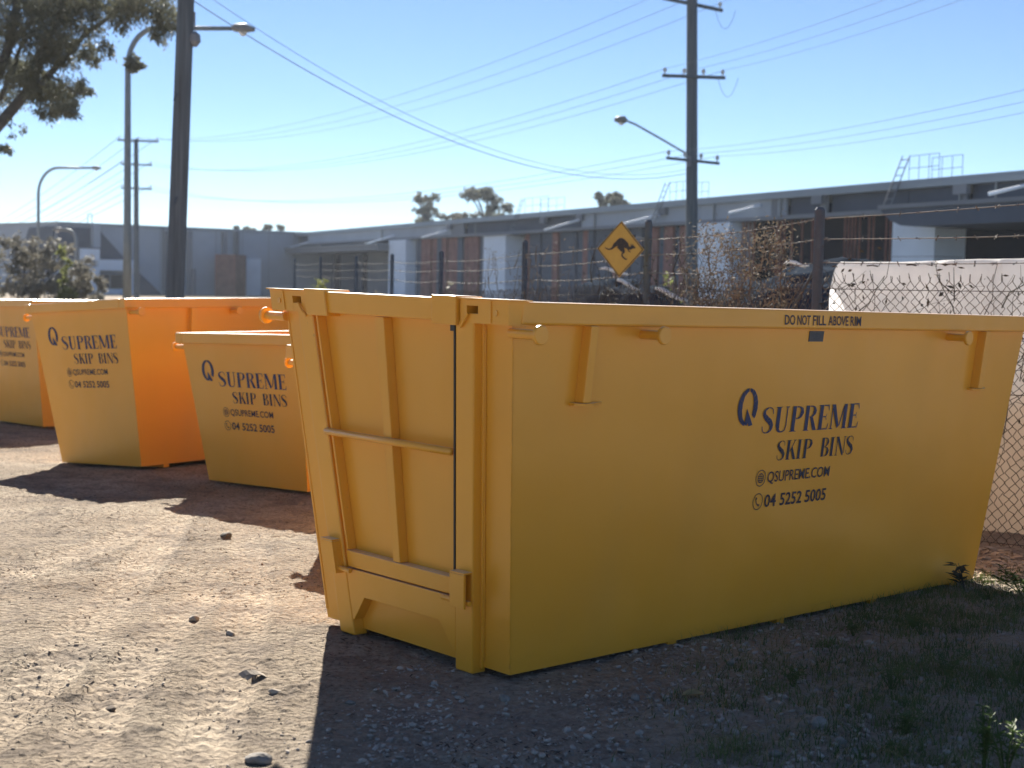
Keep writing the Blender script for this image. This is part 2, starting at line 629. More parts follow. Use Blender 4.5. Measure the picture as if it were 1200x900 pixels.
kv.build('kerb', mat('concrete_kerb', (.33, .33, .32), .9), kind='structure', label='concrete kerbs along the road')


# ------------------------------------------------------------------ lettering
def stroke(pts, wid, n=10):
    """variable-width pen stroke through points -> quads (2-D)"""
    P = np.array(pts, float)
    W = np.array(wid, float)
    k = len(P)
    if k > 2:
        out, ow = [], []
        for i in range(k - 1):
            p0, p1, p2, p3 = P[max(i - 1, 0)], P[i], P[i + 1], P[min(i + 2, k - 1)]
            for t in np.linspace(0, 1, n, endpoint=False):
                out.append(.5 * ((2 * p1) + (p2 - p0) * t + (2 * p0 - 5 * p1 + 4 * p2 - p3) * t * t + (3 * p1 - p0 - 3 * p2 + p3) * t ** 3))
                ow.append(W[i] + (W[i + 1] - W[i]) * (t * t * (3 - 2 * t)))
        out.append(P[-1])
        ow.append(W[-1])
        P, W = np.array(out), np.array(ow)
    d = np.gradient(P, axis=0)
    d /= np.linalg.norm(d, axis=1)[:, None] + 1e-9
    nrm = np.stack([-d[:, 1], d[:, 0]], 1)
    A, B = P + nrm * W[:, None] / 2, P - nrm * W[:, None] / 2
    return [[A[i], A[i + 1], B[i + 1], B[i]] for i in range(len(P) - 1)]


def pq(*p):
    return [[np.array(a, float) for a in p]]


def bar(x0, y0, x1, y1):
    return pq((x0, y0), (x1, y0), (x1, y1), (x0, y1))


def serif(x, y, w_, up=1):
    return pq((x - w_, y), (x + w_, y), (x + w_ * .55, y + .035 * up), (x - w_ * .55, y + .035 * up))


TH, TN = .17, .045
GL = {}
GL['S'] = (.62, stroke([(.56, .74), (.50, .93), (.33, .985), (.16, .90), (.12, .74), (.25, .58), (.42, .44), (.52, .27), (.46, .09), (.28, .015), (.14, .07), (.07, .27)],
                       [.03, .035, .04, .09, .14, .20, .21, .15, .09, .04, .035, .03], 5))
GL['U'] = (.74, bar(.12, .26, .12 + TH, 1) + stroke([(.205, .27), (.25, .09), (.40, .02), (.56, .09), (.615, .3)], [.17, .12, .05, .045, .045], 6)
           + bar(.592, .3, .638, 1) + serif(.2, 1, .17, -1) + serif(.615, 1, .11, -1))
P_bowl = stroke([(.33, .97), (.48, .96), (.60, .87), (.615, .73), (.55, .58), (.42, .51), (.33, .505)], [.05, .05, .12, .17, .11, .045, .04], 5)
GL['P'] = (.68, bar(.14, 0, .14 + TH, 1) + P_bowl + serif(.225, 0, .19))
GL['R'] = (.74, bar(.14, 0, .14 + TH, 1) + stroke([(.33, .97), (.48, .96), (.58, .87), (.595, .74), (.53, .61), (.42, .545), (.33, .535)], [.05, .05, .12, .16, .1, .045, .04], 5)
           + pq((.38, .53), (.52, .53), (.76, 0), (.57, 0)) + serif(.225, 0, .17))
GL['E'] = (.64, bar(.12, 0, .12 + TH, 1) + bar(.305, .955, .58, 1) + bar(.305, .495, .48, .54) + bar(.305, 0, .58, .045)
           + pq((.535, .95), (.58, .95), (.60, .77), (.575, .77)) + pq((.55, .05), (.595, .05), (.62, .24), (.595, .24))
           + pq((.45, .55), (.48, .55), (.50, .64), (.48, .64)) + pq((.45, .485), (.48, .485), (.50, .39), (.48, .39))
           + serif(.11, 0, .06) + serif(.11, 1, .06, -1))
GL['M'] = (.98, bar(.12, 0, .165, .86) + pq((.08, 1), (.27, 1), (.55, .12), (.46, .02)) + pq((.56, .16), (.60, .12), (.78, .9), (.74, .93))
           + bar(.76, 0, .92, 1) + serif(.14, 0, .11) + serif(.84, 0, .16))
GL['K'] = (.76, bar(.13, 0, .13 + TH, 1) + pq((.31, .42), (.35, .40), (.66, 1), (.61, 1)) + pq((.37, .56), (.47, .68), (.78, 0), (.59, 0))
           + serif(.215, 0, .17) + serif(.215, 1, .17, -1) + serif(.635, 1, .11, -1))
GL['I'] = (.42, bar(.13, 0, .13 + TH, 1) + serif(.215, 0, .17) + serif(.215, 1, .17, -1))
GL['B'] = (.68, bar(.13, 0, .13 + TH, 1) + stroke([(.32, .97), (.44, .96), (.54, .88), (.555, .76), (.50, .63), (.41, .555), (.32, .545)], [.05, .05, .1, .15, .1, .045, .04], 5)
           + stroke([(.32, .50), (.44, .49), (.57, .40), (.60, .26), (.54, .10), (.42, .03), (.32, .03)], [.045, .045, .11, .17, .11, .045, .045], 5))
GL['N'] = (.82, bar(.13, 0, .175, .86) + pq((.08, 1), (.27, 1), (.69, .14), (.69, -.02), (.62, -.02)) + bar(.70, .1, .745, 1) + serif(.15, 0, .1) + serif(.72, 1, .1, -1))
GL[' '] = (.42, [])


def word(txt, x0, x1, y0, h):
    """letters fitted between x0 and x1, cap height h"""
    tot = sum(GL[c][0] for c in txt)
    sx = (x1 - x0) / tot
    out, x = [], x0
    for c in txt:
        adv, polys = GL[c]
        for p in polys:
            out.append([np.array((x + a[0] * sx, y0 + a[1] * h)) for a in p])
        x += adv * sx
    return out


def ring(cx, cy, rx, ry, wd, a0=0, a1=360, n=28):
    a = np.radians(np.linspace(a0, a1, n))
    o = [np.array((cx + rx * math.cos(t), cy + ry * math.sin(t))) for t in a]
    wf = wd if callable(wd) else (lambda t: wd)
    i_ = [np.array((cx + (rx - wf(t)) * math.cos(t), cy + (ry - wf(t)) * math.sin(t))) for t in a]
    return [[o[k], o[k + 1], i_[k + 1], i_[k]] for k in range(n - 1)]


def q_mark(w_, h):
    cx, cy = w_ / 2, h / 2
    th = lambda t: .015 + .019 * abs(math.cos(t)) ** 1.2
    out = ring(cx, cy, w_ / 2, h / 2, th, 93, 262)
    out += ring(cx, cy, w_ / 2, h / 2, th, -38, 87)
    out += pq((cx - .004, h * .46), (cx + .052, .004), (cx + .022, -.002), (cx + .012, h * .08), (cx + .004, .0), (cx - .012, h * .05))
    return out


TXT = {}


def sans(txt, x0, x1, y0, h, bold=.012):
    """flat sans-serif letters (built-in font) fitted into a box"""
    key = (txt, bold)
    if key not in TXT:
        cu = bpy.data.curves.new('t', 'FONT')
        cu.body = txt
        cu.offset = bold
        cu.resolution_u = 3
        ob = bpy.data.objects.new('t', cu)
        COL.objects.link(ob)
        bpy.context.view_layer.update()
        dg = bpy.context.evaluated_depsgraph_get()
        me = bpy.data.meshes.new_from_object(ob.evaluated_get(dg))
        v = np.array([p.co[:2] for p in me.vertices])
        f = [tuple(p.vertices) for p in me.polygons]
        bpy.data.objects.remove(ob)
        bpy.data.curves.remove(cu)
        bpy.data.meshes.remove(me)
        TXT[key] = (v, f)
    v, f = TXT[key]
    mn, mx = v.min(0), v.max(0)
    u = (v - mn) / (mx - mn) * [x1 - x0, h] + [x0, y0]
    return [[u[i] for i in q] for q in f]


def flat_part(name, polys, fn, m, parent, lift=True, **k):
    mb = MB()
    for i, p in enumerate(polys):
        e = .0004 * (i % 5) if lift else 0
        mb.add([fn(a[0], a[1], e) for a in p], [tuple(range(len(p)))])
    return mb.build(name, m, parent, **k)


def logo(parent, fn, sx=1.):
    S = lambda polys: [[np.array((a[0] * sx, a[1])) for a in p] for p in polys]
    off = lambda polys, dx, dy: [[np.array((a[0] + dx, a[1] + dy)) for a in p] for p in polys]
    flat_part('logo_mark', S(off(q_mark(.155, .175), 0, .040)), fn, M['letter_blue'], parent)
    flat_part('brand_lettering', S(word('SUPREME', .198, 1.05, 0, .122)), fn, M['letter_blue'], parent)
    flat_part('brand_lettering', S(word('SKIP', .355, .655, -.135, .094)), fn, M['letter'], parent)
    flat_part('brand_lettering', S(word('BINS', .73, 1.035, -.135, .094)), fn, M['letter'], parent)
    g = off(ring(0, 0, .040, .040, .004, n=33), .255, -.213) + off(ring(0, 0, .024, .024, .004, n=25), .255, -.213)
    g += bar(.235, -.206, .275, -.2025) + bar(.233, -.2155, .277, -.212) + bar(.235, -.225, .275, -.2215) + off(ring(0, 0, .010, .023, .003, n=21), .255, -.213)
    flat_part('globe_icon', S(g), fn, M['letter'], parent)
    flat_part('web_lettering', S(sans('QSUPREME.COM', .31, .845, -.247, .062, .007)), fn, M['letter'], parent)
    ph = off(ring(0, 0, .040, .040, .004, n=33), .255, -.325) + off(stroke([(-.013, .020), (-.016, .004), (-.004, -.013), (.014, -.019)], [.012, .006, .006, .012], 6), .255, -.325)
    flat_part('phone_icon', S(ph), fn, M['letter'], parent)
    for wd_, a_, b_ in (('04', .31, .405), ('5252', .44, .625), ('5005', .655, .84)):
        flat_part('phone_lettering', S(sans(wd_, a_, b_, -.357, .062, .016)), fn, M['letter'], parent)


# ------------------------------------------------------------------ skip bins
def make_bin(q, gate, label, logo_kw, side_marks=False, stiff=((.2, .245), (3.29, 3.335)),
             lugx=(-.19, .56, 2.98)):
    W, L, H, s, e1, e2 = (q[k] for k in ('W', 'L', 'H', 's', 'e1', 'e2'))
    root = empty('skip_bin', mw=bin_matrix(q), label=label, cat='skip bin', group='yellow skip bins standing in the yard')
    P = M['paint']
    HR = .088                                   # rim height
    D = H - HR

    def X(x, z):                                # slope of both ends
        return x + (x / L * (e1 + e2) - e1) * z / H

    def yn(z):
        return -s * z / H

    def yf(z):
        return W + s * z / H

    def gy(u, z):
        k = max(-1, min(1, (u - .3) / (W - .6) * 2 - 1))
        return u + k * s * z / H

    def G(d, u, z):                             # on the gate end: d outwards
        return (-e1 * z / H - d, gy(u, z), z)

    def gbox(mb, u0, u1, z0, z1, d0, d1):
        c = [G(d1, u0, z0), G(d1, u1, z0), G(d0, u1, z0), G(d0, u0, z0), G(d1, u0, z1), G(d1, u1, z1), G(d0, u1, z1), G(d0, u0, z1)]
        return mb.hexa(c)

    def near(x, z, d):
        return (x, yn(z) - d, z)

    def farp(x, z, d):
        return (x, yf(z) + d, z)

    t = .005
    # sheets
    for side, fn in (('n', near), ('f', farp)):
        a = [(X(0, 0) + .004, 0), (X(L, 0) - .006, 0), (X(L, D) - .006, D), (X(0, D) + .004, D)]
        mb = MB()
        c = [fn(x, z, 0) for x, z in a] + [fn(x, z, -t) for x, z in a]
        mb.hexa(c).build('side_wall', P, root)
    a = [(L, 0, 0), (L, W, 0), (X(L, D), yf(D), D), (X(L, D), yn(D), D)]
    MB().hexa([Vector(p) for p in a] + [Vector(p) - Vector((t, 0, 0)) for p in a]).build('end_wall', P, root)
    MB().box((0.002, .002, 0), (L - .002, W - .002, .006)).build('floor', P, root)
    # rim rails: near, far, back (and front unless the gate closes that end)
    ov, inn = .035, .05

    def rail(p, q_, outv):
        """box-section rail between two rim corners"""
        p, q_, o = Vector(p), Vector(q_), Vector(outv)
        c = []
        for z in (H - HR, H):
            for base, k in ((p, ov), (q_, ov), (q_, -inn), (p, -inn)):
                b = base + o * k
                c.append((b.x, b.y, z))
        return MB().hexa(c)
    xa, xb = -e1, L + e2
    g0 = .0 if gate else 0
    x_start = xa + (.02 if gate else -ov)
    rail((x_start, -s, 0), (xb + ov, -s, 0), (0, -1, 0)).build('rim_rail', P, root, bevel=.008)
    fr_ = rail((x_start, W + s, 0), (xb + ov, W + s, 0), (0, 1, 0))
    if gate:                                    # the far rail sits a little lower
        fr_.v = [(a, b, c - .03) for a, b, c in fr_.v]
    fr_.build('rim_rail', P, root, bevel=.008)
    br_ = rail((xb, -s + inn, 0), (xb, W + s - inn, 0), (1, 0, 0))
    if gate:
        br_.v = [(a, b, c - .03) for a, b, c in br_.v]
    br_.build('rim_rail', P, root, bevel=.008)
    if not gate:
        rail((xa, -s + inn, 0), (xa, W + s - inn, 0), (-1, 0, 0)).build('rim_rail', P, root, bevel=.008)
        c = [(X(0, z), y, z) for z, y in ((0, 0), (0, W), (D, yf(D)), (D, yn(D)))]
        MB().hexa([Vector(p) for p in c] + [Vector(p) + Vector((t, 0, 0)) for p in c]).build('end_wall', P, root)
    # lifting lugs: a pipe with a flat cap
    for lx in lugx:
        for sg, fn in ((1, near), (-1, farp)):
            ln = .15 if lx < 0 else .11
            zc = H - .122
            mb = MB().tube([fn(lx, zc, -.004), fn(lx, zc, ln)], .020, 14)
            lug = mb.build('lifting_lug', P, root, bevel=.002, smooth=False)
            MB().tube([fn(lx, zc, ln), fn(lx, zc, ln + .004), fn(lx, zc, ln + .016), fn(lx, zc, ln + .02)],
                      [.032, .038, .038, .034], 20).build('lug_cap', P, lug)
    # stiffeners under the rim with a foot plate
    zs = H - .40
    for x0, x1 in stiff:
        if x1 > L:
            continue
        for fn in (near, farp):
            mb = MB()
            c = [fn(x0, zs, .05), fn(x1, zs, .05), fn(x1, zs, -.002), fn(x0, zs, -.002), fn(x0, D - .001, .05), fn(x1, D - .001, .05), fn(x1, D - .001, -.002), fn(x0, D - .001, -.002)]
            st = mb.hexa(c).build('stiffener', P, root, bevel=.004)
            mb = MB()
            z0, z1 = zs - .012, zs - .001
            pl = [(x0 - .03, -.002), (x0 - .03, .03), (x0, .062), (x1, .062), (x1 + .12, -.002)]
            n = len(pl)
            mb.add([fn(x, z0, d) for x, d in pl] + [fn(x, z1, d) for x, d in pl],
                   [tuple(range(n))[::-1], tuple(range(n, 2 * n))] + [(i, (i + 1) % n, n + (i + 1) % n, n + i) for i in range(n)])
            mb.build('foot_plate', P, st)
    # skids
    k = 0
    for sx in np.arange(.98, L, .81) if gate else np.arange(.25, L, .8):
        MB().box((sx, .004, -.030), (sx + .06, W - .004, .001)).build('skid', P, root, bevel=.003)
    if gate:
        # corner flange sheet between wall edge and post, both corners
        for u0, u1 in ((0., .172), (W - .172, W)):
            gbox(MB(), u0, u1, 0.001, D, -.006, 0.).build('corner_sheet', P, root)
            gbox(MB(), (u0 if u0 == 0 else u1 - .012), (u0 + .012 if u0 == 0 else u1), .04, D - .002, 0., .003).build('weld_seam', P, root)
        wr = random.Random(3)
        for base_u, d_ in ((.0, .0), (.1495, .004), (W - .1495, .004)):
            pts = []
            for z in np.linspace(.03, D - .02, 60):
                p = Vector(G(d_, base_u, z))
                pts.append(p + Vector((wr.uniform(-.0012, .0012), wr.uniform(-.0012, .0012), 0)))
            MB().tube(pts, [wr.uniform(.0022, .0042) for _ in pts], 6).build('weld_bead', P, root, smooth=True)
        pts = [Vector(near(x, D - .001, .001)) + Vector((0, 0, wr.uniform(-.001, .001))) for x in np.linspace(-.1, L, 120)]
        MB().tube(pts, [wr.uniform(.002, .004) for _ in pts], 6).build('weld_bead', P, root, smooth=True)
        for u0, u1 in ((.165, .272), (W - .272, W - .165)):
            post = gbox(MB(), u0, u1, -.026, D + .004, -.02, .055).build('corner_post', P, root, bevel=.007)
        for u0, u1 in ((.150, .165), (W - .165, W - .150)):
            gbox(MB(), u0, u1, -.005, D, -.004, .014).build('post_flange', P, root, bevel=.003)
        # sill with chamfered gussets and a recessed kick plate
        gbox(MB(), .2, W - .2, .002, .33, -.012, -.002).build('kick_plate', P, root)
        a, b = .2725, W - .2725
        poly = [(a, .285), (a, .05), (a + .012, .05), (a + .105, .165), (b - .105, .165), (b - .012, .05), (b, .05), (b, .285)]
        fr = [Vector(G(.053, u, z)) for u, z in poly]
        MB().prism(fr, (.055, 0, 0)).build('sill_plate', P, root, bevel=.003)
        # tailgate
        a, b = .288, W - .288
        gate_o = gbox(MB(), a, b, .292, D - .004, -.006, 0.).build('tailgate', P, root)
        gbox(MB(), W / 2 - .012, W / 2 + .030, .368, D - .004, 0., .048).build('rib', P, gate_o, bevel=.004)
        gbox(MB(), b - .012, b, .368, D - .004, 0., .048).build('side_stile', P, gate_o, bevel=.003)
        gbox(MB(), a, a + .010, .368, D - .004, 0., .020).build('side_stile', P, gate_o, bevel=.003)
        gbox(MB(), a, b, .292, .367, -.002, .052).build('bottom_rail', P, gate_o, bevel=.005)
        mb = MB()
        z = .895
        mb.tube([G(.058, a + .004, z), G(.058, b + .02, z)], .016, 10)
        mb.build('cross_bar', P, gate_o, smooth=True)
        gbox(MB(), .255, W - .255, D - .002, H + .002, -.055, .060).build('top_beam', P, gate_o, bevel=.006)
        for u0, u1 in ((.255, .37), (W - .37, W - .255)):
            gbox(MB(), u0 - .004, u1, D - .016, H + .012, -.070, .072).build('beam_cap', P, gate_o, bevel=.004)
        MB().hexa([G(.0565, .2725, .40), G(.0565, .281, .40), G(.012, .281, .40), G(.012, .2725, .40),
                   G(.0565, .2725, D - .03), G(.0565, .281, D - .03), G(.012, .281, D - .03), G(.012, .2725, D - .03)]).build('gap_strip', M['gap_line'], gate_o)  # thin dark strip drawn where the gate meets the near post
        gbox(MB(), a - .014, a + .012, D - .040, D - .012, .02, .058).build('latch_stop', M['hole'], gate_o)
        # corner blocks with a slot; the slot is a real opening in the box
        for far_ in (0, 1):
            m_ = (lambda u: W - u) if far_ else (lambda u: u)
            def bx(mb, u0, u1, z0, z1, d0, d1):
                a0, a1 = sorted((m_(u0), m_(u1)))
                return gbox(mb, a0, a1, z0, z1, d0, d1)
            u_in, u_out, s0, s1, z0, z1 = .243, -.035, .138, .205, H - .055, H - .024
            mb = MB()
            bx(mb, s1, u_in, D - .004, H, -.05, .055)
            bx(mb, u_out, s0, D - .004, H, -.05, .055)
            bx(mb, s0, s1, D - .004, z0, -.05, .0545)
            bx(mb, s0, s1, z1, H - .0005, -.05, .0545)
            cb = mb.build('corner_block', P, root)
            bx(MB(), s0 + .001, s1 - .001, z0 + .001, z1 - .001, -.03, -.012).build('slot_back', M['hole'], cb)
            bx(MB(), u_out - .012, u_in + .002, H + .0005, H + .006, -.060, .066).build('top_plate', P, cb)
            bx(MB(), .06, .075, D + .002, H - .004, .0555, .060).build('fold_line', P, cb)
            mb = MB()
            cu, cz = m_(.035), H - .048
            mb.tube([G(.054, cu, cz), G(.060, cu, cz)], .012, 14)
            mb.build('pin_end', P, cb)
            # chain tie below the block
            tie = [G(.060, m_(.235), D - .022), G(.066, m_(.21), D + .004), G(.062, m_(.188), H - .054)]
            MB().tube(tie, .006, 6).build('tie_rod', P, cb)
        # hinge brackets at the foot of the gate
        for far_ in (0, 1):
            m_ = (lambda u: W - u) if far_ else (lambda u: u)
            def bx(mb, u0, u1, z0, z1, d0, d1):
                a0, a1 = sorted((m_(u0), m_(u1)))
                return gbox(mb, a0, a1, z0, z1, d0, d1)
            mb = MB()
            bx(mb, .168, .256, .258, .402, .088, .100)
            bx(mb, .168, .256, .4025, .410, .050, .100)
            bx(mb, .244, .256, .258, .402, .0555, .0875)
            hb = mb.build('hinge_bracket', P, root, bevel=.002)
            MB().tube([G(.074, m_(.158), .280), G(.074, m_(.33), .280)], .011, 10).build('hinge_pin', P, hb)
    # writing
    if side_marks:
        ov2 = .0375
        for wd_, f0, f1 in (('DO', 0, .130), ('NOT', .158, .326), ('FILL', .358, .526), ('ABOVE', .557, .824), ('RIM', .852, 1.)):
            flat_part('rim_lettering', sans(wd_, 1.475 + .615 * f0, 1.475 + .615 * f1, 1.441, .046, .012),
                      lambda u, v, e: (u, -s - ov - .002 - e, v), M['letter'], root)
        pl = MB()
        c = [near(1.735, 1.362, .001), near(1.85, 1.362, .001), near(1.85, 1.412, .001), near(1.735, 1.412, .001)]
        c2 = [near(1.735, 1.362, .004), near(1.85, 1.362, .004), near(1.85, 1.412, .004), near(1.735, 1.412, .004)]
        tag = pl.hexa(c + c2).build('maker_plate', M['plate'], root)
        flat_part('plate_emblem', ring(1.7925, 1.387, .032, .014, .004, n=25) + bar(1.772, 1.3855, 1.813, 1.3885), lambda u, v, e: near(u, v, .0055 + e), M['galv'], tag)
        x0, z0, sx = logo_kw
        logo(root, lambda u, v, e: near(x0 + u, z0 + v, .0025 + e), sx)
    else:
        y0, z0, sx = logo_kw
        logo(root, lambda u, v, e: (-e1 * (z0 + v) / H - .0025 - e, y0 - u, z0 + v), sx)
    return root


make_bin(BINS['main'], True, 'large yellow skip bin with a ribbed tailgate, nearest the camera', (1.263, .932, .935), side_marks=True)
make_bin(BINS['low'], False, 'low yellow skip bin half hidden behind the tailgate of the nearest bin', (1.148, .811, 1.0), lugx=(-.12, 1.2), stiff=((.3, .345),))
make_bin(BINS['rear'], False, 'low yellow skip bin hidden behind the nearest one, only its rim corner and lug showing', (1.1, .75, 1.0), lugx=(-.12, 1.2), stiff=((.3, .345),))
make_bin(BINS['mid'], False, 'tall yellow skip bin standing behind the low one, its long side glowing orange', (1.133, 1.075, 1.0), lugx=(-.14, 1.0, 2.4), stiff=((.5, .56), (2.3, 2.36)))
make_bin(BINS['left'], False, 'yellow skip bin at the left edge of the photo, cut off by the frame', (1.09, 1.063, 1.0), lugx=(-.14, 1.0, 2.4), stiff=((.5, .56),))

# ------------------------------------------------------------------ stones, gravel, grass
def ico(sub):
    import bmesh
    bm = bmesh.new()
    bmesh.ops.create_icosphere(bm, subdivisions=sub, radius=1)
    v = np.array([p.co for p in bm.verts])
    f = np.array([[x.index for x in p.verts] for p in bm.faces])
    bm.free()
    return v, f


ICO1, ICO2 = ico(1), ico(2)


def rock_shape(base, seed, amp=.35):
    v, f = base
    r = np.random.default_rng(seed)
    k = np.ones(len(v))
    for _ in range(9):                          # chop flat facets
        n = r.normal(size=3)
        n /= np.linalg.norm(n)
        h = r.uniform(.45, .9)
        d = v @ n
        over = d > h
        v = np.where(over[:, None], v - n * (d - h)[:, None], v)
    return v * [r.uniform(.8, 1.3), r.uniform(.7, 1.1), r.uniform(.5, .85)], f


def scatter(name, pos, size, base, m, flat=.75, sink=.25, **k):
    n = len(pos)
    shapes = [rock_shape(base, i) for i in range(10)]
    Vs, Ts, o = [], [], 0
    pick = rng.integers(0, 10, n)
    for i in range(10):
        idx = np.where(pick == i)[0]
        if not len(idx):
            continue
        v, f = shapes[i]
        a = rng.uniform(0, 2 * np.pi, len(idx))
        tl = rng.normal(0, .25, (len(idx), 2))
        c, s_ = np.cos(a), np.sin(a)
        x = v[None, :, 0] * c[:, None] - v[None, :, 1] * s_[:, None]
        y = v[None, :, 0] * s_[:, None] + v[None, :, 1] * c[:, None]
        z = v[None, :, 2] * flat + x * tl[:, :1] + y * tl[:, 1:]
        P = np.stack([x, y, z], -1) * size[idx][:, None, None]
        P += pos[idx][:, None, :]
        P[:, :, 2] += (size[idx] * (.5 - sink))[:, None]
        nv = v.shape[0]
        Ts.append((f[None] + (np.arange(len(idx)) * nv)[:, None, None] + o).reshape(-1, 3))
        Vs.append(P.reshape(-1, 3))
        o += nv * len(idx)
    return np_mesh(name, np.concatenate(Vs), np.concatenate(Ts), m, **k)


def near_points(n, ymin, ymax, pxa=-.40, pxb=.40, pw=1.6):
    """more points near the camera, inside the view wedge"""
    u = rng.uniform(0, 1, n) ** pw
    y = ymin + (ymax - ymin) * u
    x = rng.uniform(pxa, pxb, n) * y
    return x, y


def under_bin(x, y):
    r = np.zeros(len(x), bool)
    for q in BINS.values():
        mi = bin_matrix(q).inverted()
        lx = mi[0][0] * x + mi[0][1] * y + mi[0][3]
        ly = mi[1][0] * x + mi[1][1] * y + mi[1][3]
        r |= (lx > .05) & (lx < q['L'] - .05) & (ly > .05) & (ly < q['W'] - .05)
    return r


# grey gravel by the near bin
x, y = near_points(52000, 3.4, 9.5)
g = gravelly(x, y)
keep = (rng.uniform(0, 1, len(x)) < np.clip(g * 1.4 - .2, 0, 1) * np.clip(.35 + 2.2 * (fbm(x * 2.2, y * 2.2, 3, 81) + .15), .12, 1)) & ~under_bin(x, y)
x, y = x[keep], y[keep]
sz = .003 + .0058 * rng.gamma(1.0, .62, len(x))
sz = np.clip(sz, .003, .019)
scatter('gravel', np.stack([x, y, ground_h(x, y)], -1), sz, ICO1, M['gravel'], kind='stuff', label='loose grey gravel in the shade of the near bin', cat='gravel')
# pale grit and clods on the sunlit dirt
x, y = near_points(15000, 3.4, 15, -.40, .12)
keep = (gravelly(x, y) < .55) & (rng.uniform(0, 1, len(x)) < np.clip(.25 + 2.4 * (fbm(x * 1.6, y * 1.6, 3, 91) + .1), .05, 1)) & ~under_bin(x, y)
x, y = x[keep], y[keep]
sz = np.clip(.002 + .0035 * rng.gamma(1.1, .5, len(x)), .002, .011)
scatter('grit', np.stack([x, y, ground_h(x, y)], -1), sz, ICO1, M['pale_grit'], kind='stuff', label='pale grit and small clods on the sunlit dirt', cat='grit')


def chips(name, x, y, ln, wd, m, **k):
    n = len(x)
    z = ground_h(x, y)
    a = rng.uniform(0, np.pi, n)
    L_ = ln * rng.uniform(.4, 1.3, n)
    W_ = wd * rng.uniform(.6, 1.4, n)
    tilt = rng.normal(0, .25, n)
    d = np.stack([np.cos(a), np.sin(a), tilt], -1)
    s_ = np.stack([-np.sin(a), np.cos(a), rng.normal(0, .3, n)], -1)
    c = np.stack([x, y, z + .006], -1)
    h = np.array([0, 0, 1.]) * (W_ * .5)[:, None]
    A = [c - d * L_[:, None] / 2 - s_ * W_[:, None] / 2, c + d * L_[:, None] / 2 - s_ * W_[:, None] / 3, c + d * L_[:, None] / 2 + s_ * W_[:, None] / 3,
         c - d * L_[:, None] / 2 + s_ * W_[:, None] / 2, c + h]
    V_ = np.stack(A, 1).reshape(-1, 3)
    b = np.arange(n)[:, None, None] * 5
    T_ = (np.array([[0, 1, 4], [1, 2, 4], [2, 3, 4], [3, 0, 4]])[None] + b).reshape(-1, 3)
    return np_mesh(name, V_, T_, m, **k)


x, y = near_points(16000, 3.5, 14, -.40, .1, 1.3)
keep = (rng.uniform(0, 1, len(x)) < np.clip(3.5 * (fbm(x * 1.1 + 3, y * 1.4, 3, 101) - .01), 0.04, 1)) & ~under_bin(x, y)
chips('bark_litter', x[keep], y[keep], .018, .006, M['bark_chip'], kind='stuff', label='dark bark and twig litter trodden into the dirt', cat='litter')


x = rng.uniform(2.55, 3.7, 1500)
y = 8.85 - (x - 3.0) * .8 + rng.normal(0, .42, 1500)
keep = ~under_bin(x, y)
chips('fence_litter', x[keep], y[keep], .07, .014, M['straw'], kind='stuff', label='pale dead twigs and leaf litter along the foot of the fence', cat='litter')


def blades(name, bx_, by_, bz, hgt, wid, lean, m, **k):
    """curved grass blades: three-segment strips"""
    n = len(bx_)
    a = rng.uniform(0, 2 * np.pi, n)
    side = np.stack([np.cos(a), np.sin(a), np.zeros(n)], -1)
    b = rng.uniform(0, 2 * np.pi, n)
    ld = np.stack([np.cos(b), np.sin(b), np.zeros(n)], -1) * (lean * rng.uniform(.2, 1.2, n))[:, None]
    base = np.stack([bx_, by_, bz], -1)
    Vs = []
    for t_ in (0, .4, .75, 1):
        c = base + ld * (hgt * t_ ** 2)[:, None] + np.array([0, 0, 1.]) * (hgt * (t_ - .25 * lean * t_ ** 2))[:, None]
        w_ = wid * (1 - t_ * .9)
        Vs += [c - side * (w_ / 2)[:, None], c + side * (w_ / 2)[:, None]]
    V_ = np.stack(Vs, 1).reshape(-1, 3)
    T_ = (np.array([[0, 1, 3, 2], [2, 3, 5, 4], [4, 5, 7, 6]])[None] + np.arange(n)[:, None, None] * 8).reshape(-1, 4)
    return np_mesh(name, V_, T_, m, **k)


# thin weedy grass on the right: clumps
cx, cy = [], []
for _ in range(1900):
    yy = rng.uniform(4.2, 8.6)
    xx = rng.uniform(.08 * yy, .40 * yy)
    dens = np.clip((xx / yy - .08) * 4.0, 0, 1) * np.clip(.5 + 2.5 * fbm(np.array([xx * 1.5]), np.array([yy * 1.5]), 3, 111)[0], .05, 1)
    if rng.uniform() < dens:
        n = int(rng.integers(14, 60))
        r = rng.uniform(.03, .14)
        cx += list(xx + rng.normal(0, r, n))
        cy += list(yy + rng.normal(0, r, n))
cx, cy = np.array(cx), np.array(cy)
keep = ~under_bin(cx, cy)
cx, cy = cx[keep], cy[keep]
n = len(cx)
blades('grass', cx, cy, ground_h(cx, cy) - .004, rng.uniform(.02, .075, n), rng.uniform(.003, .006, n), rng.uniform(.3, 1.5, n), M['grass'],
       kind='stuff', label='thin weedy grass in the gravel at lower right', cat='grass')
# straw and dead stalks
x, y = near_points(900, 4.0, 9.2, .1, .40, 1.2)
keep = ~under_bin(x, y)
x, y = x[keep], y[keep]
n = len(x)
blades('straw', x, y, ground_h(x, y) + .003, rng.uniform(.05, .16, n), rng.uniform(.002, .004, n), rng.uniform(1.6, 3.2, n), M['dry'],
       kind='stuff', label='dead stalks and straw lying among the grass', cat='straw')


def ground_at(px, py):
    z = 0.
    d = ray(px, py)
    for _ in range(25):
        t_ = (z - HC) / d.z
        p = Vector((0, 0, HC)) + d * t_
        z = float(ground_h(p.x, p.y))
    return Vector((p.x, p.y, z))


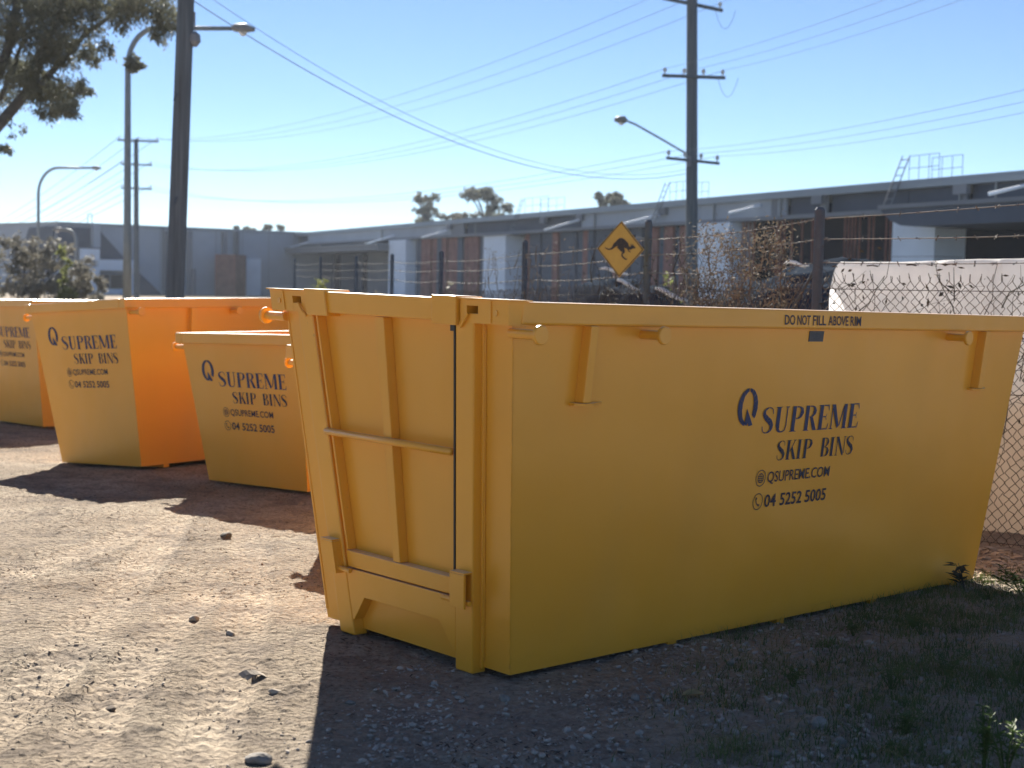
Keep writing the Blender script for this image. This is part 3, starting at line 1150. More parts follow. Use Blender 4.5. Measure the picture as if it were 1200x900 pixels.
ROCKS = [((266, 631), .055, 'squat brown rock on the sunlit dirt below the low bin', M['brown_rock']),
         ((130, 833), .032, 'small dark pebble alone on the pale dirt at lower left', M['bark_chip']),
         ((303, 893), .055, 'dark stone at the bottom edge beside the shadow line', M['stone']),
         ((228, 728), .038, 'pale flat stone among brown litter in the middle of the dirt', M['pale_grit']),
         ((270, 742), .028, 'pale chip of stone right of the litter patch', M['pale_grit']),
         ((322, 812), .030, 'whitish flat stone near the shadow edge', M['pale_grit']),
         ((591, 820), .034, 'rounded grey stone below the near corner of the bin', M['stone']),
         ((410, 825), .026, 'grey stone in the shadow left of the bin corner', M['stone']),
         ((700, 786), .026, 'grey stone under the long side of the bin', M['stone']),
         ((745, 820), .030, 'grey stone in the gravel below the bin side', M['stone']),
         ((958, 852), .046, 'flat slab of grey stone in front of the weeds', M['stone']),
         ((985, 872), .040, 'flat grey stone just below the slab', M['stone']),
         ((910, 886), .038, 'angular grey stone at the bottom edge of the gravel', M['stone']),
         ((855, 778), .028, 'light brown stone left of the grass', M['stone']),
         ((1002, 885), .034, 'grey stone at the bottom edge, right of the slabs', M['stone'])]
for i, (pp, sz, lab, mm) in enumerate(ROCKS):
    p = ground_at(*pp)
    v, f = rock_shape(ICO2, 200 + i)
    sz *= .82
    v = v * sz
    o = np_mesh('stone', v, f, mm, label=lab, cat='stone', group='loose stones on the yard')
    o.location = (p.x, p.y, p.z + sz * .25)
    o.rotation_euler = (0, 0, i * 1.3)
# curled scrap of pale bark over a dark hollow
p = ground_at(296, 795)
mb = MB()
for k in range(3):
    a = .5 + k * 1.1
    pts = [p + Vector((math.cos(a) * t_ * .09 - .03 + .03 * k, math.sin(a) * t_ * .05, .012 + .022 * math.sin(t_ * 3))) for t_ in np.linspace(0, 1, 6)]
    for i in range(5):
        q0, q1 = pts[i], pts[i + 1]
        w_ = Vector((-.012, .016, .004))
        mb.add([q0 - w_, q1 - w_, q1 + w_, q0 + w_], [(0, 1, 2, 3)])
        mb.add([q0 - w_ - Vector((0, 0, .003)), q1 - w_ - Vector((0, 0, .003)), q1 + w_ - Vector((0, 0, .003)), q0 + w_ - Vector((0, 0, .003))], [(3, 2, 1, 0)])
mb.build('bark_scrap', M['pale_grit'], label='curled pale scrap of bark lying on the dirt near the shadow edge', cat='bark scrap')
# fallen dry leaf
p = ground_at(811, 818)
lv = [(-.05, 0, 0), (-.02, .018, .012), (.02, .02, .016), (.055, 0, .006), (.02, -.018, .014), (-.02, -.018, .010)]
mb = MB()
mb.add([(a, b, c) for a, b, c in lv] + [(0, 0, .004)], [(i, (i + 1) % 6, 6) for i in range(6)])
mb.add([(a, b, c - .002) for a, b, c in lv] + [(0, 0, .002)], [((i + 1) % 6, i, 6) for i in range(6)])
o = mb.build('fallen_leaf', M['dry'], label='yellow brown dead leaf lying on the gravel below the bin', cat='leaf')
o.location = p + Vector((0, 0, .012))
o.rotation_euler = (.3, .1, .4)


def plant(name, base, stems, leaf_n, leaf_l, leaf_w, spread, height, m, stem_m, label, cat, group=None, droop=.3, seed=1):
    r = np.random.default_rng(seed)
    root = empty(name, base, label=label, cat=cat, group=group)
    mb = MB()
    lf = MB()
    for i in range(stems):
        a = r.uniform(0, 2 * np.pi)
        tip = Vector((math.cos(a) * spread * r.uniform(.3, 1), math.sin(a) * spread * r.uniform(.3, 1), height * r.uniform(.6, 1)))
        pts = [Vector((0, 0, -.01)), tip * .5 + Vector((0, 0, height * .1)), tip]
        mb.tube(pts, [.004 * height / .2, .003 * height / .2, .0015 * height / .2], 5)
        for j in range(leaf_n):
            t_ = r.uniform(.25, 1)
            c = pts[0].lerp(pts[2], t_) + Vector((0, 0, height * .1 * math.sin(t_ * 3)))
            b = r.uniform(0, 2 * np.pi)
            d = Vector((math.cos(b), math.sin(b), r.uniform(-droop, .6))).normalized()
            sd_ = d.cross(Vector((0, 0, 1))).normalized()
            l_, w_ = leaf_l * r.uniform(.6, 1.2), leaf_w * r.uniform(.7, 1.2)
            up = sd_.cross(d) * (l_ * .1)
            lf.add([c, c + d * l_ * .45 - sd_ * w_ / 2 + up, c + d * l_, c + d * l_ * .45 + sd_ * w_ / 2 + up], [(0, 1, 2, 3)])
    mb.build('stem', stem_m, root)
    lf.build('foliage', m, root)
    return root


plant('weed', ground_at(1153, 905), 5, 18, .035, .016, .05, .24, M['weed'], M['weed'], 'sunlit bright green weed at the bottom right corner, left of its twin', 'weed', seed=3)
plant('weed', ground_at(1178, 912), 6, 16, .035, .015, .07, .22, M['weed'], M['weed'], 'sunlit bright green weed in the bottom right corner, nearest the frame edge', 'weed', seed=4)
plant('weed', ground_at(1196, 694), 12, 16, .05, .02, .22, .14, M['weed'], M['weed'], 'low sunlit green clump at the right edge beyond the bin shadow', 'weed', seed=5)
plant('weed', ground_at(1131, 696), 4, 5, .085, .035, .10, .16, M['vinedark'], M['vinedark'], 'dark broad-leaved seedling against the far foot of the near bin', 'weed', seed=8)
for i, (pp, s_) in enumerate([((1045, 808), 1), ((1000, 745), .8), ((1080, 745), .8), ((930, 805), .7), ((1110, 790), .9), ((1060, 860), 1)]):
    plant('weed', ground_at(*pp), 9, 10, .03, .008, .11 * s_, .12 * s_, M['grass'], M['grass'],
          ['bushy grey green weed tuft in the shade right of the gravel', 'thin weed under the long side of the bin', 'weed tuft in the shade below the far skid',
           'small weed tuft at the left end of the grass', 'weed tuft in the dark grass at right', 'weed tuft low in the dark grass above the stones'][i], 'weed', 'weed tufts in the shade of the near bin', seed=20 + i)

# ------------------------------------------------------------------ chain-link fence
def mesh_wires(P, Q, z0, z1, wv=.068, r=.0029, spikes=True):
    """zig-zag wires that interlock into diamonds; triangular section"""
    P, Q = np.array(P[:2]), np.array(Q[:2])
    ln = np.linalg.norm(Q - P)
    u = (Q - P) / ln
    nrm = np.array([-u[1], u[0]])
    nw = int(ln / wv)
    rows = int((z1 - z0) / (wv / 2))
    segs = []
    k = np.arange(rows + 1)
    jit = lambda sh: rng.normal(0, .0035, sh)
    hw_ = wv / 2
    nw = int(ln / hw_)
    S_ = np.arange(nw)[:, None] * hw_ + np.where(((k[None] + np.arange(nw)[:, None]) % 2) == 0, 0.001, hw_ - .001) + jit((nw, rows + 1))
    Zt = z0 + k[None] * (wv / 2) + jit((nw, rows + 1))
    bulge = .02 * np.sin(S_ * 1.3) * np.sin(Zt * 2.1) + jit((nw, rows + 1)) * .6
    gzs = gz(P[1] + u[1] * S_)
    pts = np.stack([P[0] + u[0] * S_ + nrm[0] * bulge, P[1] + u[1] * S_ + nrm[1] * bulge, Zt + gzs], -1)
    A, B = pts[:, :-1].reshape(-1, 3), pts[:, 1:].reshape(-1, 3)
    if spikes:
        A = np.concatenate([A, pts[:, -1]])
        e = pts[:, -1] + np.stack([rng.normal(0, .008, nw), rng.normal(0, .008, nw), rng.uniform(.03, .055, nw)], -1)
        B = np.concatenate([B, e])
    d = B - A
    d /= np.linalg.norm(d, axis=1)[:, None]
    s1 = np.cross(d, np.array([*nrm, 0.]))
    s1 /= np.linalg.norm(s1, axis=1)[:, None] + 1e-9
    s2 = np.cross(d, s1)
    Vs = []
    for E_ in (A, B):
        for a in (0, 2.094, 4.189):
            Vs.append(E_ + (s1 * math.cos(a) + s2 * math.sin(a)) * r)
    V_ = np.stack(Vs, 1).reshape(-1, 3)
    T_ = (np.array([[0, 1, 4, 3], [1, 2, 5, 4], [2, 0, 3, 5]])[None] + np.arange(len(A))[:, None, None] * 6).reshape(-1, 4)
    return V_, T_


def sagwire(mb, A, B, sag, r, n=10, sides=5):
    A, B = Vector(A), Vector(B)
    pts = [A.lerp(B, t_) - Vector((0, 0, sag * 4 * t_ * (1 - t_))) for t_ in np.linspace(0, 1, n + 1)]
    mb.tube(pts, r, sides)
    return pts


FA0 = Vector((4.15, 8.59, 0))
FA1 = Vector((2.10, 10.20, 0))          # corner post
FB1 = Vector((-3.25, 30.2, 0))
FC1 = Vector((-6.2, 41.5, 0))
fence = empty('chain_link_fence', (FA1.x, FA1.y, float(gz(FA1.y))), label='rusty chain-link fence topped with barbed wire running behind the nearest bin', cat='fence')


def fobj(mb, name, m, **k):
    mb.v = [(a - fence.location.x, b - fence.location.y, c - fence.location.z) for a, b, c in mb.v]
    return mb.build(name, m, fence, **k)


def fmesh(name, V_, T_, m, **k):
    return np_mesh(name, np.asarray(V_) - np.array(fence.location), T_, m, fence, **k)


CL = 1.74                                # chain-link height above ground
V_, T_ = mesh_wires(FA1, FA0, .03, CL)
fmesh('chain_mesh', V_, T_, M['rustwire'], kind='stuff')
V_, T_ = mesh_wires(FA1, FA1.lerp(FB1, .6), .03, CL, r=.0026)
fmesh('chain_mesh', V_, T_, M['rustwire'], kind='stuff')


def post_at(P, top, r=.045):
    z = float(gz(P.y))
    o = fobj(MB().tube([(P.x, P.y, z - .2), (P.x, P.y, z + top - .02), (P.x, P.y, z + top)], [r, r, r * .6], 12), 'fence_post', M['galv'], smooth=False)
    return o


post_at(FA1, 2.24, .036)
post_at(FA0, 2.3, .036)
for t_ in (.165, .37, .6, .8, 1.0):
    post_at(FA1.lerp(FB1, t_), 2.35, .034)
for t_ in (.5, 1.0):
    post_at(FB1.lerp(FC1, t_), 2.4, .034)
# brace of the corner post
fobj(MB().tube([(FA1.x, FA1.y + .02, 1.75), (FA1.x - .5, FA1.y + 1.9, .1)], .011, 8), 'brace', M['galv'])
for zz in (.06, 1.02, CL - .06):
    mb = MB()
    a, b = FA1.copy(), FA0.copy()
    a.z, b.z = float(gz(a.y)) + zz, float(gz(b.y)) + zz
    sagwire(mb, a, b, .012, .0028)
    fobj(mb, 'strainer_wire', M['rustwire'])
    mb = MB()
    a, b = FA1.copy(), FA1.lerp(FB1, .6)
    a.z, b.z = float(gz(a.y)) + zz, float(gz(b.y)) + zz
    sagwire(mb, a, b, .02, .0028, 20)
    fobj(mb, 'strainer_wire', M['rustwire'])


def barbed(A, B, sag, spacing=.13):
    mb = MB()
    pts = sagwire(mb, A, B, sag, .0034, 12)
    n = int((B - A).length / spacing)
    for i in range(n):
        t_ = (i + .5) / n
        p = A.lerp(B, t_) - Vector((0, 0, sag * 4 * t_ * (1 - t_)))
        for _ in range(2):
            d = Vector(rng.normal(0, 1, 3)).normalized() * .02
            mb.tube([p - d, p + d], .003, 3, cap=False)
    return fobj(mb, 'barbed_wire', M['barb'])


seg = [FA0] + [FA1.lerp(FB1, t_) for t_ in (0, .165, .37, .6, .8, 1.0)] + [FB1.lerp(FC1, .5), FC1]
for (ha, hb, sg) in ((2.30, 2.16, .03), (2.05, 2.02, .03), (1.88, 1.86, .04)):
    for i in range(len(seg) - 1):
        a, b = seg[i].copy(), seg[i + 1].copy()
        fall = lambda k: ha if k == 0 else hb + .012 * max(0, k - 1)
        a.z, b.z = float(gz(a.y)) + fall(i), float(gz(b.y)) + fall(i + 1)
        barbed(a, b, sg * (1 if i else .6), .13 if i < 3 else .3)


def vine_on(A, B, px_n, z0, z1, thick, leafm, stemm, nleaf, leaf, label, name='vine', twigs=14, seed=1, sd_=.10, group=None, fall=0):
    """woody vine grown through a stretch of fence"""
    r = np.random.default_rng(seed)
    gA = float(gz(A.y))
    root = empty(name, (A.x, A.y, gA), label=label, cat='vine', group=group)
    mb, lf = MB(), MB()
    d = B - A
    ln = d.length
    u = d.normalized()
    nrm = Vector((-u.y, u.x, 0))
    for i in range(twigs):
        s0 = r.uniform(0, ln)
        z = z0 if r.uniform() < .6 else r.uniform(z0, z1)
        p = u * s0 + nrm * r.normal(0, .015) + Vector((0, 0, z))
        pts = [p]
        ang = r.normal(1.5, .6)
        for j in range(int(r.integers(5, 12))):
            ang += r.normal(0, .45)
            p = p + (u * math.cos(ang) + Vector((0, 0, 1)) * math.sin(ang)) * .11 + nrm * r.normal(0, .015)
            if p.z > z1 + .1 or p.z < z0 - .1:
                break
            pts.append(p)
        if len(pts) > 2:
            rad = thick * r.uniform(.5, 1.3)
            mb.tube(pts, list(np.linspace(rad, rad * .35, len(pts))), 5)
            for _ in range(int(nleaf / twigs)):
                c = pts[int(r.integers(1, len(pts)))] + Vector(r.normal(0, sd_ * .6, 3))
                dd = Vector((*r.normal(0, 1, 2), r.normal(-fall, .8))).normalized()
                s2 = dd.cross(Vector(r.normal(0, 1, 3))).normalized()
                l_, w_ = leaf * r.uniform(.5, 1.3), leaf * .4 * r.uniform(.6, 1.3)
                lf.add([c, c + dd * l_ * .5 - s2 * w_ / 2, c + dd * l_, c + dd * l_ * .5 + s2 * w_ / 2], [(0, 1, 2, 3)])
    mb.build('stem', stemm, root)
    if lf.v:
        lf.build('foliage', leafm, root)
    return root


vg = 'vines grown into the fence'
vine_on(FA1.lerp(FA0, .04), FA1.lerp(FA0, .22), 0, .9, 1.78, .004, M['vinedark'], M['vinedark'], 160, .045, 'dark tangle of thin twigs on the chain-link at the left end of the white sheeting', seed=2, group=vg, twigs=24)
vine_on(FA1.lerp(FA0, .28), FA1.lerp(FA0, .50), 0, .6, 1.80, .006, M['vinedark'], M['vinedark'], 90, .06, 'black stems with a few round leaves on the chain-link before the sheeting', seed=5, group=vg, twigs=16, sd_=.08)
vine_on(FA1.lerp(FA0, .52), FA1.lerp(FA0, .78), 0, 1.1, 1.80, .006, M['vinedark'], M['vinedark'], 70, .05, 'bare dark vine stems on the chain-link at the right edge', seed=6, group=vg, twigs=22)
vine_on(FA1.lerp(FB1, .03), FA1.lerp(FB1, .10), 0, 1.25, 2.05, .006, M['dryvine'], M['dryvine'], 5200, .034, 'thick brown dead vine hanging over the fence left of the corner post', seed=7, group=vg, twigs=40, sd_=.09, fall=.4)
vine_on(FA1.lerp(FB1, .10), FA1.lerp(FB1, .26), 0, 1.2, 2.1, .006, M['vinedark'], M['vinedark'], 420, .035, 'lacy dark vine on the fence in front of the white wall panel', seed=9, group=vg, twigs=44, sd_=.12)
vine_on(FA1.lerp(FB1, .26), FA1.lerp(FB1, .52), 0, 1.3, 2.15, .006, M['dryvine'], M['dryvine'], 300, .035, 'sparse dry vine on the fence left of the kangaroo sign', seed=10, group=vg, twigs=40, sd_=.12)

# ------------------------------------------------------------------ kangaroo sign on the fence
sc_ = at(727, 292, 13.2)
sg = empty('warning_sign', sc_, rot=(0, R_(1), R_(-30)), label='yellow diamond sign with a black kangaroo hung on the fence', cat='sign')
hw = .238
dia = [(hw, 0), (0, hw), (-hw, 0), (0, -hw)]
MB().prism([(a * .98, -.001, b * 1.06) for a, b in dia], (0, .003, 0)).build('sign_plate', M['sign_yellow'], sg)


def on_sign(polys, name, m, lift=.0025):
    mb = MB()
    for i, p in enumerate(polys):
        mb.add([(a[0], -.002 - lift - .0003 * (i % 4), a[1]) for a in p], [tuple(range(len(p)))])
    return mb.build(name, m, sg)


bord = []
for i in range(4):
    a, b = np.array(dia[i]) * [.98, 1.06] * .97, np.array(dia[(i + 1) % 4]) * [.98, 1.06] * .97
    bord.append([a, b, b * .955, a * .955])
on_sign(bord, 'sign_border', M['sign_black'])
roo = stroke([(-.150, .010), (-.115, -.004), (-.08, .006), (-.045, .042), (.005, .058), (.05, .040), (.085, .012), (.11, .008)], [.008, .012, .018, .040, .085, .060, .026, .020], 5)
roo += stroke([(.10, .012), (.125, .022), (.150, .014)], [.026, .030, .012], 4) + stroke([(.112, .02), (.105, .050)], [.012, .004]) + stroke([(.122, .024), (.122, .052)], [.012, .004])
roo += stroke([(-.01, .035), (.02, .0), (.045, -.02)], [.06, .045, .02], 5) + stroke([(.045, -.018), (.02, -.052), (.052, -.085), (.075, -.088)], [.018, .014, .013, .010], 5)
roo += stroke([(.075, .012), (.088, -.016), (.105, -.022)], [.014, .010, .008], 4)
on_sign(roo, 'kangaroo_symbol', M['sign_black'], .004)
for dz in (.12, -.10):
    MB().box((-.03, .003, dz - .012), (.14, .012, dz + .012)).build('sign_strap', M['galv'], sg)

# ------------------------------------------------------------------ white sheeting behind the fence
def tarp():
    L0, L1 = Vector((2.33, 11.0, 0)), Vector((5.4, 8.7, 0))
    u = (L1 - L0).normalized()
    ln = (L1 - L0).length
    n = Vector((-u.y, u.x, 0))
    if n.y < 0:
        n = -n
    ns, npf = 170, 46
    prof = []                                  # (depth back, height) over the pile
    for j in range(npf):
        t_ = j / (npf - 1)
        if t_ < .66:
            prof.append((.06 * (t_ / .66), 1.03 * t_ / .66))
        elif t_ < .74:
            a = (t_ - .66) / .08 * math.pi / 2
            prof.append((.06 + .05 * (1 - math.cos(a)), 1.03 + .03 * math.sin(a)))
        else:
            prof.append((.11 + 1.2 * (t_ - .74) / .26, 1.06 - 1.0 * ((t_ - .74) / .26) ** 2))
    V_ = []
    for i in range(ns):
        s_ = i / (ns - 1)
        for j in range(npf):
            d, h = prof[j]
            top = 1.93 + .06 * s_ + .02 * float(fbm(np.array([s_ * 6.]), np.array([1.]), 3, 3)[0])
            k = min(1, (s_ * ln) / .06)
            hh = h * top / 1.06 * (.90 + .10 * math.sqrt(k))
            rip = .13 * float(fbm(np.array([s_ * 9 + h * .7]), np.array([h * 1.8]), 3, 5)[0]) + .05 * float(fbm(np.array([s_ * 30.]), np.array([h * 4.]), 2, 6)[0])
            for c0, kk in ((.20, .10), (.33, -.06), (.47, .12), (.66, -.07), (.80, .09)):
                e_ = (s_ - c0 - .03 * (h - .8)) / .012
                rip += kk * .6 * math.exp(-abs(e_)) * (.4 + .6 * h)
            p = L0 + u * (s_ * ln + .05 * (h - .5) * (1 - k)) + n * (d * (.5 + .5 * k) + rip)
            V_.append((p.x, p.y, hh + float(gz(p.y)) - .03))
    ii_ = np.arange(ns * npf).reshape(ns, npf)
    T_ = np.stack([ii_[:-1, :-1], ii_[1:, :-1], ii_[1:, 1:], ii_[:-1, 1:]], -1).reshape(-1, 4)
    m = M['tarp']
    t = m.node_tree                            # dried mud on the lower half, in blotches
    b = t.nodes['Principled BSDF']
    src = b.inputs['Base Color'].links[0].from_socket
    tc = t.nodes.new('ShaderNodeTexCoord')
    sp = t.nodes.new('ShaderNodeSeparateXYZ')
    t.links.new(tc.outputs['Object'], sp.inputs[0])
    nz = t.nodes.new('ShaderNodeTexNoise')
    nz.inputs['Scale'].default_value = 3.2
    nz.inputs['Detail'].default_value = 6
    t.links.new(tc.outputs['Object'], nz.inputs['Vector'])
    ma = t.nodes.new('ShaderNodeMath')
    ma.operation = 'MULTIPLY_ADD'
    t.links.new(nz.outputs['Fac'], ma.inputs[0])
    ma.inputs[1].default_value = 1.6
    t.links.new(sp.outputs['Z'], ma.inputs[2])
    rp = t.nodes.new('ShaderNodeValToRGB')
    rp.color_ramp.elements[0].position = .75
    rp.color_ramp.elements[0].color = (.8, .8, .8, 1)
    rp.color_ramp.elements[1].position = 1.0
    rp.color_ramp.elements[1].color = (0, 0, 0, 1)
    dv = t.nodes.new('ShaderNodeMath')
    dv.operation = 'MULTIPLY'
    dv.inputs[1].default_value = .5
    t.links.new(ma.outputs[0], dv.inputs[0])
    t.links.new(dv.outputs[0], rp.inputs['Fac'])
    mx = t.nodes.new('ShaderNodeMix')
    mx.data_type = 'RGBA'
    t.links.new(rp.outputs[0], mx.inputs[0])
    t.links.new(src, mx.inputs[6])
    mx.inputs[7].default_value = (.58, .47, .35, 1)
    t.links.new(mx.outputs[2], b.inputs['Base Color'])
    for nd in t.nodes:
        if nd.type == 'BSDF_TRANSLUCENT':
            t.links.new(mx.outputs[2], nd.inputs['Color'])
    return np_mesh('plastic_sheeting', V_, T_, m, smooth=True, label='dirty white sheeting draped over a long pile behind the chain-link', cat='sheeting')


tp_ = tarp()
for k in range(26):
    f = (k + .5) / 26
    if k % 2:
        continue
    P0_, u_ = Vector((2.33, 11.0, 0)), Vector((3.07, -2.3, 0))
    p = P0_ + u_ * f + Vector((-.015, -.035, 0))
    z = 1.86 + .055 * f + float(gz(p.y))
    d = u_.normalized() * (.02 + .03 * ((k * 7) % 5) / 5)
    MB().tube([p - d + Vector((0, 0, z)), p + Vector((0, 0, z + .004)), p + d + Vector((0, 0, z - .003))], .005, 5).build('hem_stitch', M['bark_chip'], tp_)

# black plastic covered heaps behind the fence
def heap(name, cx, cy, rx, ry, h, m, label, seed, skew=0.):
    n = 60
    u = np.linspace(-1, 1, n)
    X_, Y_ = np.meshgrid(u, u)
    r = np.sqrt(X_ ** 2 + Y_ ** 2)
    z = np.clip(1 - r ** 4.5, 0, None) ** .8
    z = z * (1 + skew * X_) + .16 * np.clip(z * 2, 0, 1) * fbm(X_ * 2.4, Y_ * 2.4, 4, seed) + .05 * fbm(X_ * 9, Y_ * 9, 2, seed + 7) * (r < .95)
    V_ = np.stack([cx + X_ * rx, cy + Y_ * ry, gz(cy) - .05 + z * h], -1).reshape(-1, 3)
    ii_ = np.arange(n * n).reshape(n, n)
    T_ = np.stack([ii_[:-1, :-1], ii_[:-1, 1:], ii_[1:, 1:], ii_[1:, :-1]], -1).reshape(-1, 4)
    return np_mesh(name, V_, T_, m, smooth=True, label=label, cat='heap', group='heaps under black plastic behind the fence')


heap('covered_heap', 1.62, 20.5, 1.15, 1.6, 1.98, M['black_plastic'], 'black plastic covered heap behind the fence below the kangaroo sign', 3, -.06)
heap('covered_heap', 3.05, 15.0, 1.75, 1.5, 2.02, M['black_plastic'], 'black plastic covered heap behind the fence left of the white sheeting', 9, .16)
# white strips added as sun glints on the plastic edges; last is a hose
for i, (pts, lab) in enumerate([([(702, 315), (718, 317), (738, 321)], 'white strip as a sun glint on the heap just below the sign'),
                                ([(722, 328), (735, 333), (750, 340)], 'white strip as a sun glint lower on the heap below the sign'),
                                ([(768, 338), (785, 345), (806, 352)], 'long white strip as a sun glint between the two black heaps'),
                                ([(918, 310), (932, 308), (948, 311)], 'short white hose end arching over the right black heap')]):
    Y = [18.8, 18.6, 16.6, 13.6][i]
    P3 = [at(a, b, Y) for a, b in pts]
    mb = MB()
    rad = [.022, .026, .03, .018][i]
    Pm = [P3[0], P3[0].lerp(P3[1], .5) + Vector((0, 0, .02)), P3[1], P3[1].lerp(P3[2], .5) - Vector((0, 0, .015)), P3[2]]
    mb.tube(Pm, [rad * .5, rad, rad * 1.1, rad * .8, rad * .5], 6)
    mb.build('glint_strip' if i < 3 else 'hose', M['white_hose_glint'], smooth=True, label=lab, cat='plastic strip' if i < 3 else 'hose')


# ------------------------------------------------------------------ leaves for trees and shrubs
def leaf_cloud(blobs, m, name, parent, origin, seed=1, hang=.8, aspect=.22):
    """leaf quads; blobs = (centre, (rx,ry,rz), count, leaf length)"""
    r = np.random.default_rng(seed)
    Vs = []
    for c, rad, n, ll in blobs:
        n = int(n)
        nb = max(3, n // 26)                       # sub-clumps give the uneven outline
        dirs = r.normal(size=(nb, 3))
        dirs /= np.linalg.norm(dirs, axis=1)[:, None]
        sub = np.array(c) + dirs * (r.uniform(.25, 1, nb) ** .6)[:, None] * np.array(rad)
        k = r.integers(0, nb, n)
        p = sub[k] + r.normal(0, .17, (n, 3)) * np.array(rad) * (1, 1, 1 + .5 * hang)
        d = np.stack([r.normal(0, 1, n), r.normal(0, 1, n), r.normal(-hang, .5, n)], -1)
        d /= np.linalg.norm(d, axis=1)[:, None]
        s_ = np.cross(d, r.normal(size=(n, 3)))
        s_ /= np.linalg.norm(s_, axis=1)[:, None] + 1e-9
        l_ = (ll * r.uniform(.6, 1.3, n))[:, None]
        w_ = l_ * aspect
        Vs.append(np.stack([p, p + d * l_ * .45 - s_ * w_, p + d * l_, p + d * l_ * .45 + s_ * w_], 1).reshape(-1, 3))
    V_ = np.concatenate(Vs) - np.array(origin)
    T_ = np.arange(len(V_)).reshape(-1, 4)
    return np_mesh(name, V_, T_, m, parent)


# foreground gum at upper left
TY = 30.
base = at(-120, 300, TY)
base.z = float(gz(TY))
gum = empty('gum_tree', base, label='large drooping gum tree reaching in at the upper left corner', cat='tree')
mb = MB()


def limb(pp, r0, r1, dy=0.):
    pts = [at(a, b, TY + dy * i / len(pp)) - base for i, (a, b) in enumerate(pp)]
    mb.tube(pts, list(np.linspace(r0, r1, len(pts))), 9)


limb([(-120, 370), (-112, 290), (-90, 230)], .50, .42)
limb([(-90, 262), (-50, 200), (0, 145), (30, 110), (45, 80), (55, 50), (75, 5), (85, -50)], .15, .04, .6)
limb([(-90, 232), (-40, 150), (-8, 100), (8, 60), (18, 20), (22, -60)], .14, .07, -.6)
limb([(30, 108), (50, 95), (75, 70), (100, 40), (150, 5), (190, -20)], .08, .03, .4)
limb([(0, 118), (30, 40), (70, 25), (110, 10)], .05, .02)
limb([(45, 82), (70, 95), (90, 110), (105, 106)], .04, .012)
limb([(8, 60), (40, 22), (100, 8), (170, 10), (205, 30)], .06, .012)
mb.build('trunk', M['bark'], gum, smooth=True)
PX = TY / F
bl = [(20, -5, 50, 28, 500), (70, 5, 45, 20, 420), (120, 0, 50, 18, 420), (170, 5, 35, 18, 340), (196, 22, 14, 16, 170), (187, 40, 7, 10, 60),
      (140, 22, 10, 14, 90), (105, 30, 16, 14, 110), (60, 40, 26, 22, 260), (72, 60, 22, 20, 260), (40, 62, 14, 16, 130), (15, 30, 20, 18, 200),
      (30, 85, 22, 14, 160), (100, 55, 9, 12, 70), (107, 66, 6, 8, 45), (125, 58, 5, 10, 40), (20, 80, 18, 16, 120), (52, 105, 16, 16, 210), (72, 112, 18, 18, 240),
      (88, 95, 8, 8, 40), (100, 106, 7, 5, 40), (80, 126, 9, 10, 90), (56, 130, 8, 10, 70), (45, 115, 8, 8, 50), (4, 172, 5, 6, 40), (16, 150, 6, 10, 14), (-20, 60, 30, 40, 300), (10, 110, 16, 14, 90), (25, 95, 14, 16, 110), (-15, 120, 14, 16, 60), (60, 20, 30, 20, 160)]
blobs = [(at(a, b, TY + random.uniform(-.8, .8)), (c * PX, .7, d * PX), n * 7.5, .10) for a, b, c, d, n in bl]
leaf_cloud(blobs, M['gumleaf'], 'crown', gum, base, 5, 1.3, .14)


def far_tree(px, ytop, ybot, wpx, Y, label, dense=1., seed=1, m='farleaf', name='gum_tree', group='gum trees beyond the warehouse roof'):
    r = np.random.default_rng(seed)
    top, bot = at(px, ytop, Y), at(px, ybot, Y)
    b = Vector((top.x, Y, float(gz(Y))))
    root = empty(name, b, label=label, cat='tree', group=group)
    s_ = Y / F
    H_ = top.z - b.z
    h = top.z - bot.z
    wd = wpx * s_ / 2
    mbt = MB()
    mbt.tube([(0, 0, 0), (.1, 0, H_ - h * 1.1), (0, 0, H_ - h * .5)], [.32, .2, .08], 8)
    bl_ = []
    for i in range(15):
        a = r.uniform(0, 2 * np.pi)
        rr = r.uniform(.2, 1)
        c = Vector((math.cos(a) * wd * rr, math.sin(a) * wd * rr, H_ - h * r.uniform(.12, .9)))
        mbt.tube([(0, 0, H_ - h * 1.05), tuple(c * .6 + Vector((0, 0, H_ * .4 - h * .3))), tuple(c)], [.12, .07, .03], 5)
        bl_.append((c + b, (wd * .27, wd * .27, h * .13), 260 * dense, .30))
    mbt.build('trunk', M['bark'], root)
    leaf_cloud(bl_, M[m], 'crown', root, b, seed, .5, .28)
    return root


far_tree(499, 222, 268, 44, 150, 'thin open-crowned gum tree above the long roof, left of the round one', .62, 11)
far_tree(532, 244, 272, 52, 155, 'low olive bushy tree above the roof between the two gum trees', .9, 12, 'greyleaf')
far_tree(573, 219, 268, 60, 150, 'round full gum tree above the middle of the long roof', 1.6, 13)
far_tree(718, 224, 256, 46, 140, 'broad gum tree above the roof, left of the crossarm pole', 1.3, 14)
far_tree(289, 264, 285, 24, 190, 'small tree above the roof at the far left end, left of its neighbour', 1., 15)
far_tree(320, 262, 285, 30, 190, 'small tree above the roof at the far left end, right of its neighbour', 1., 16)


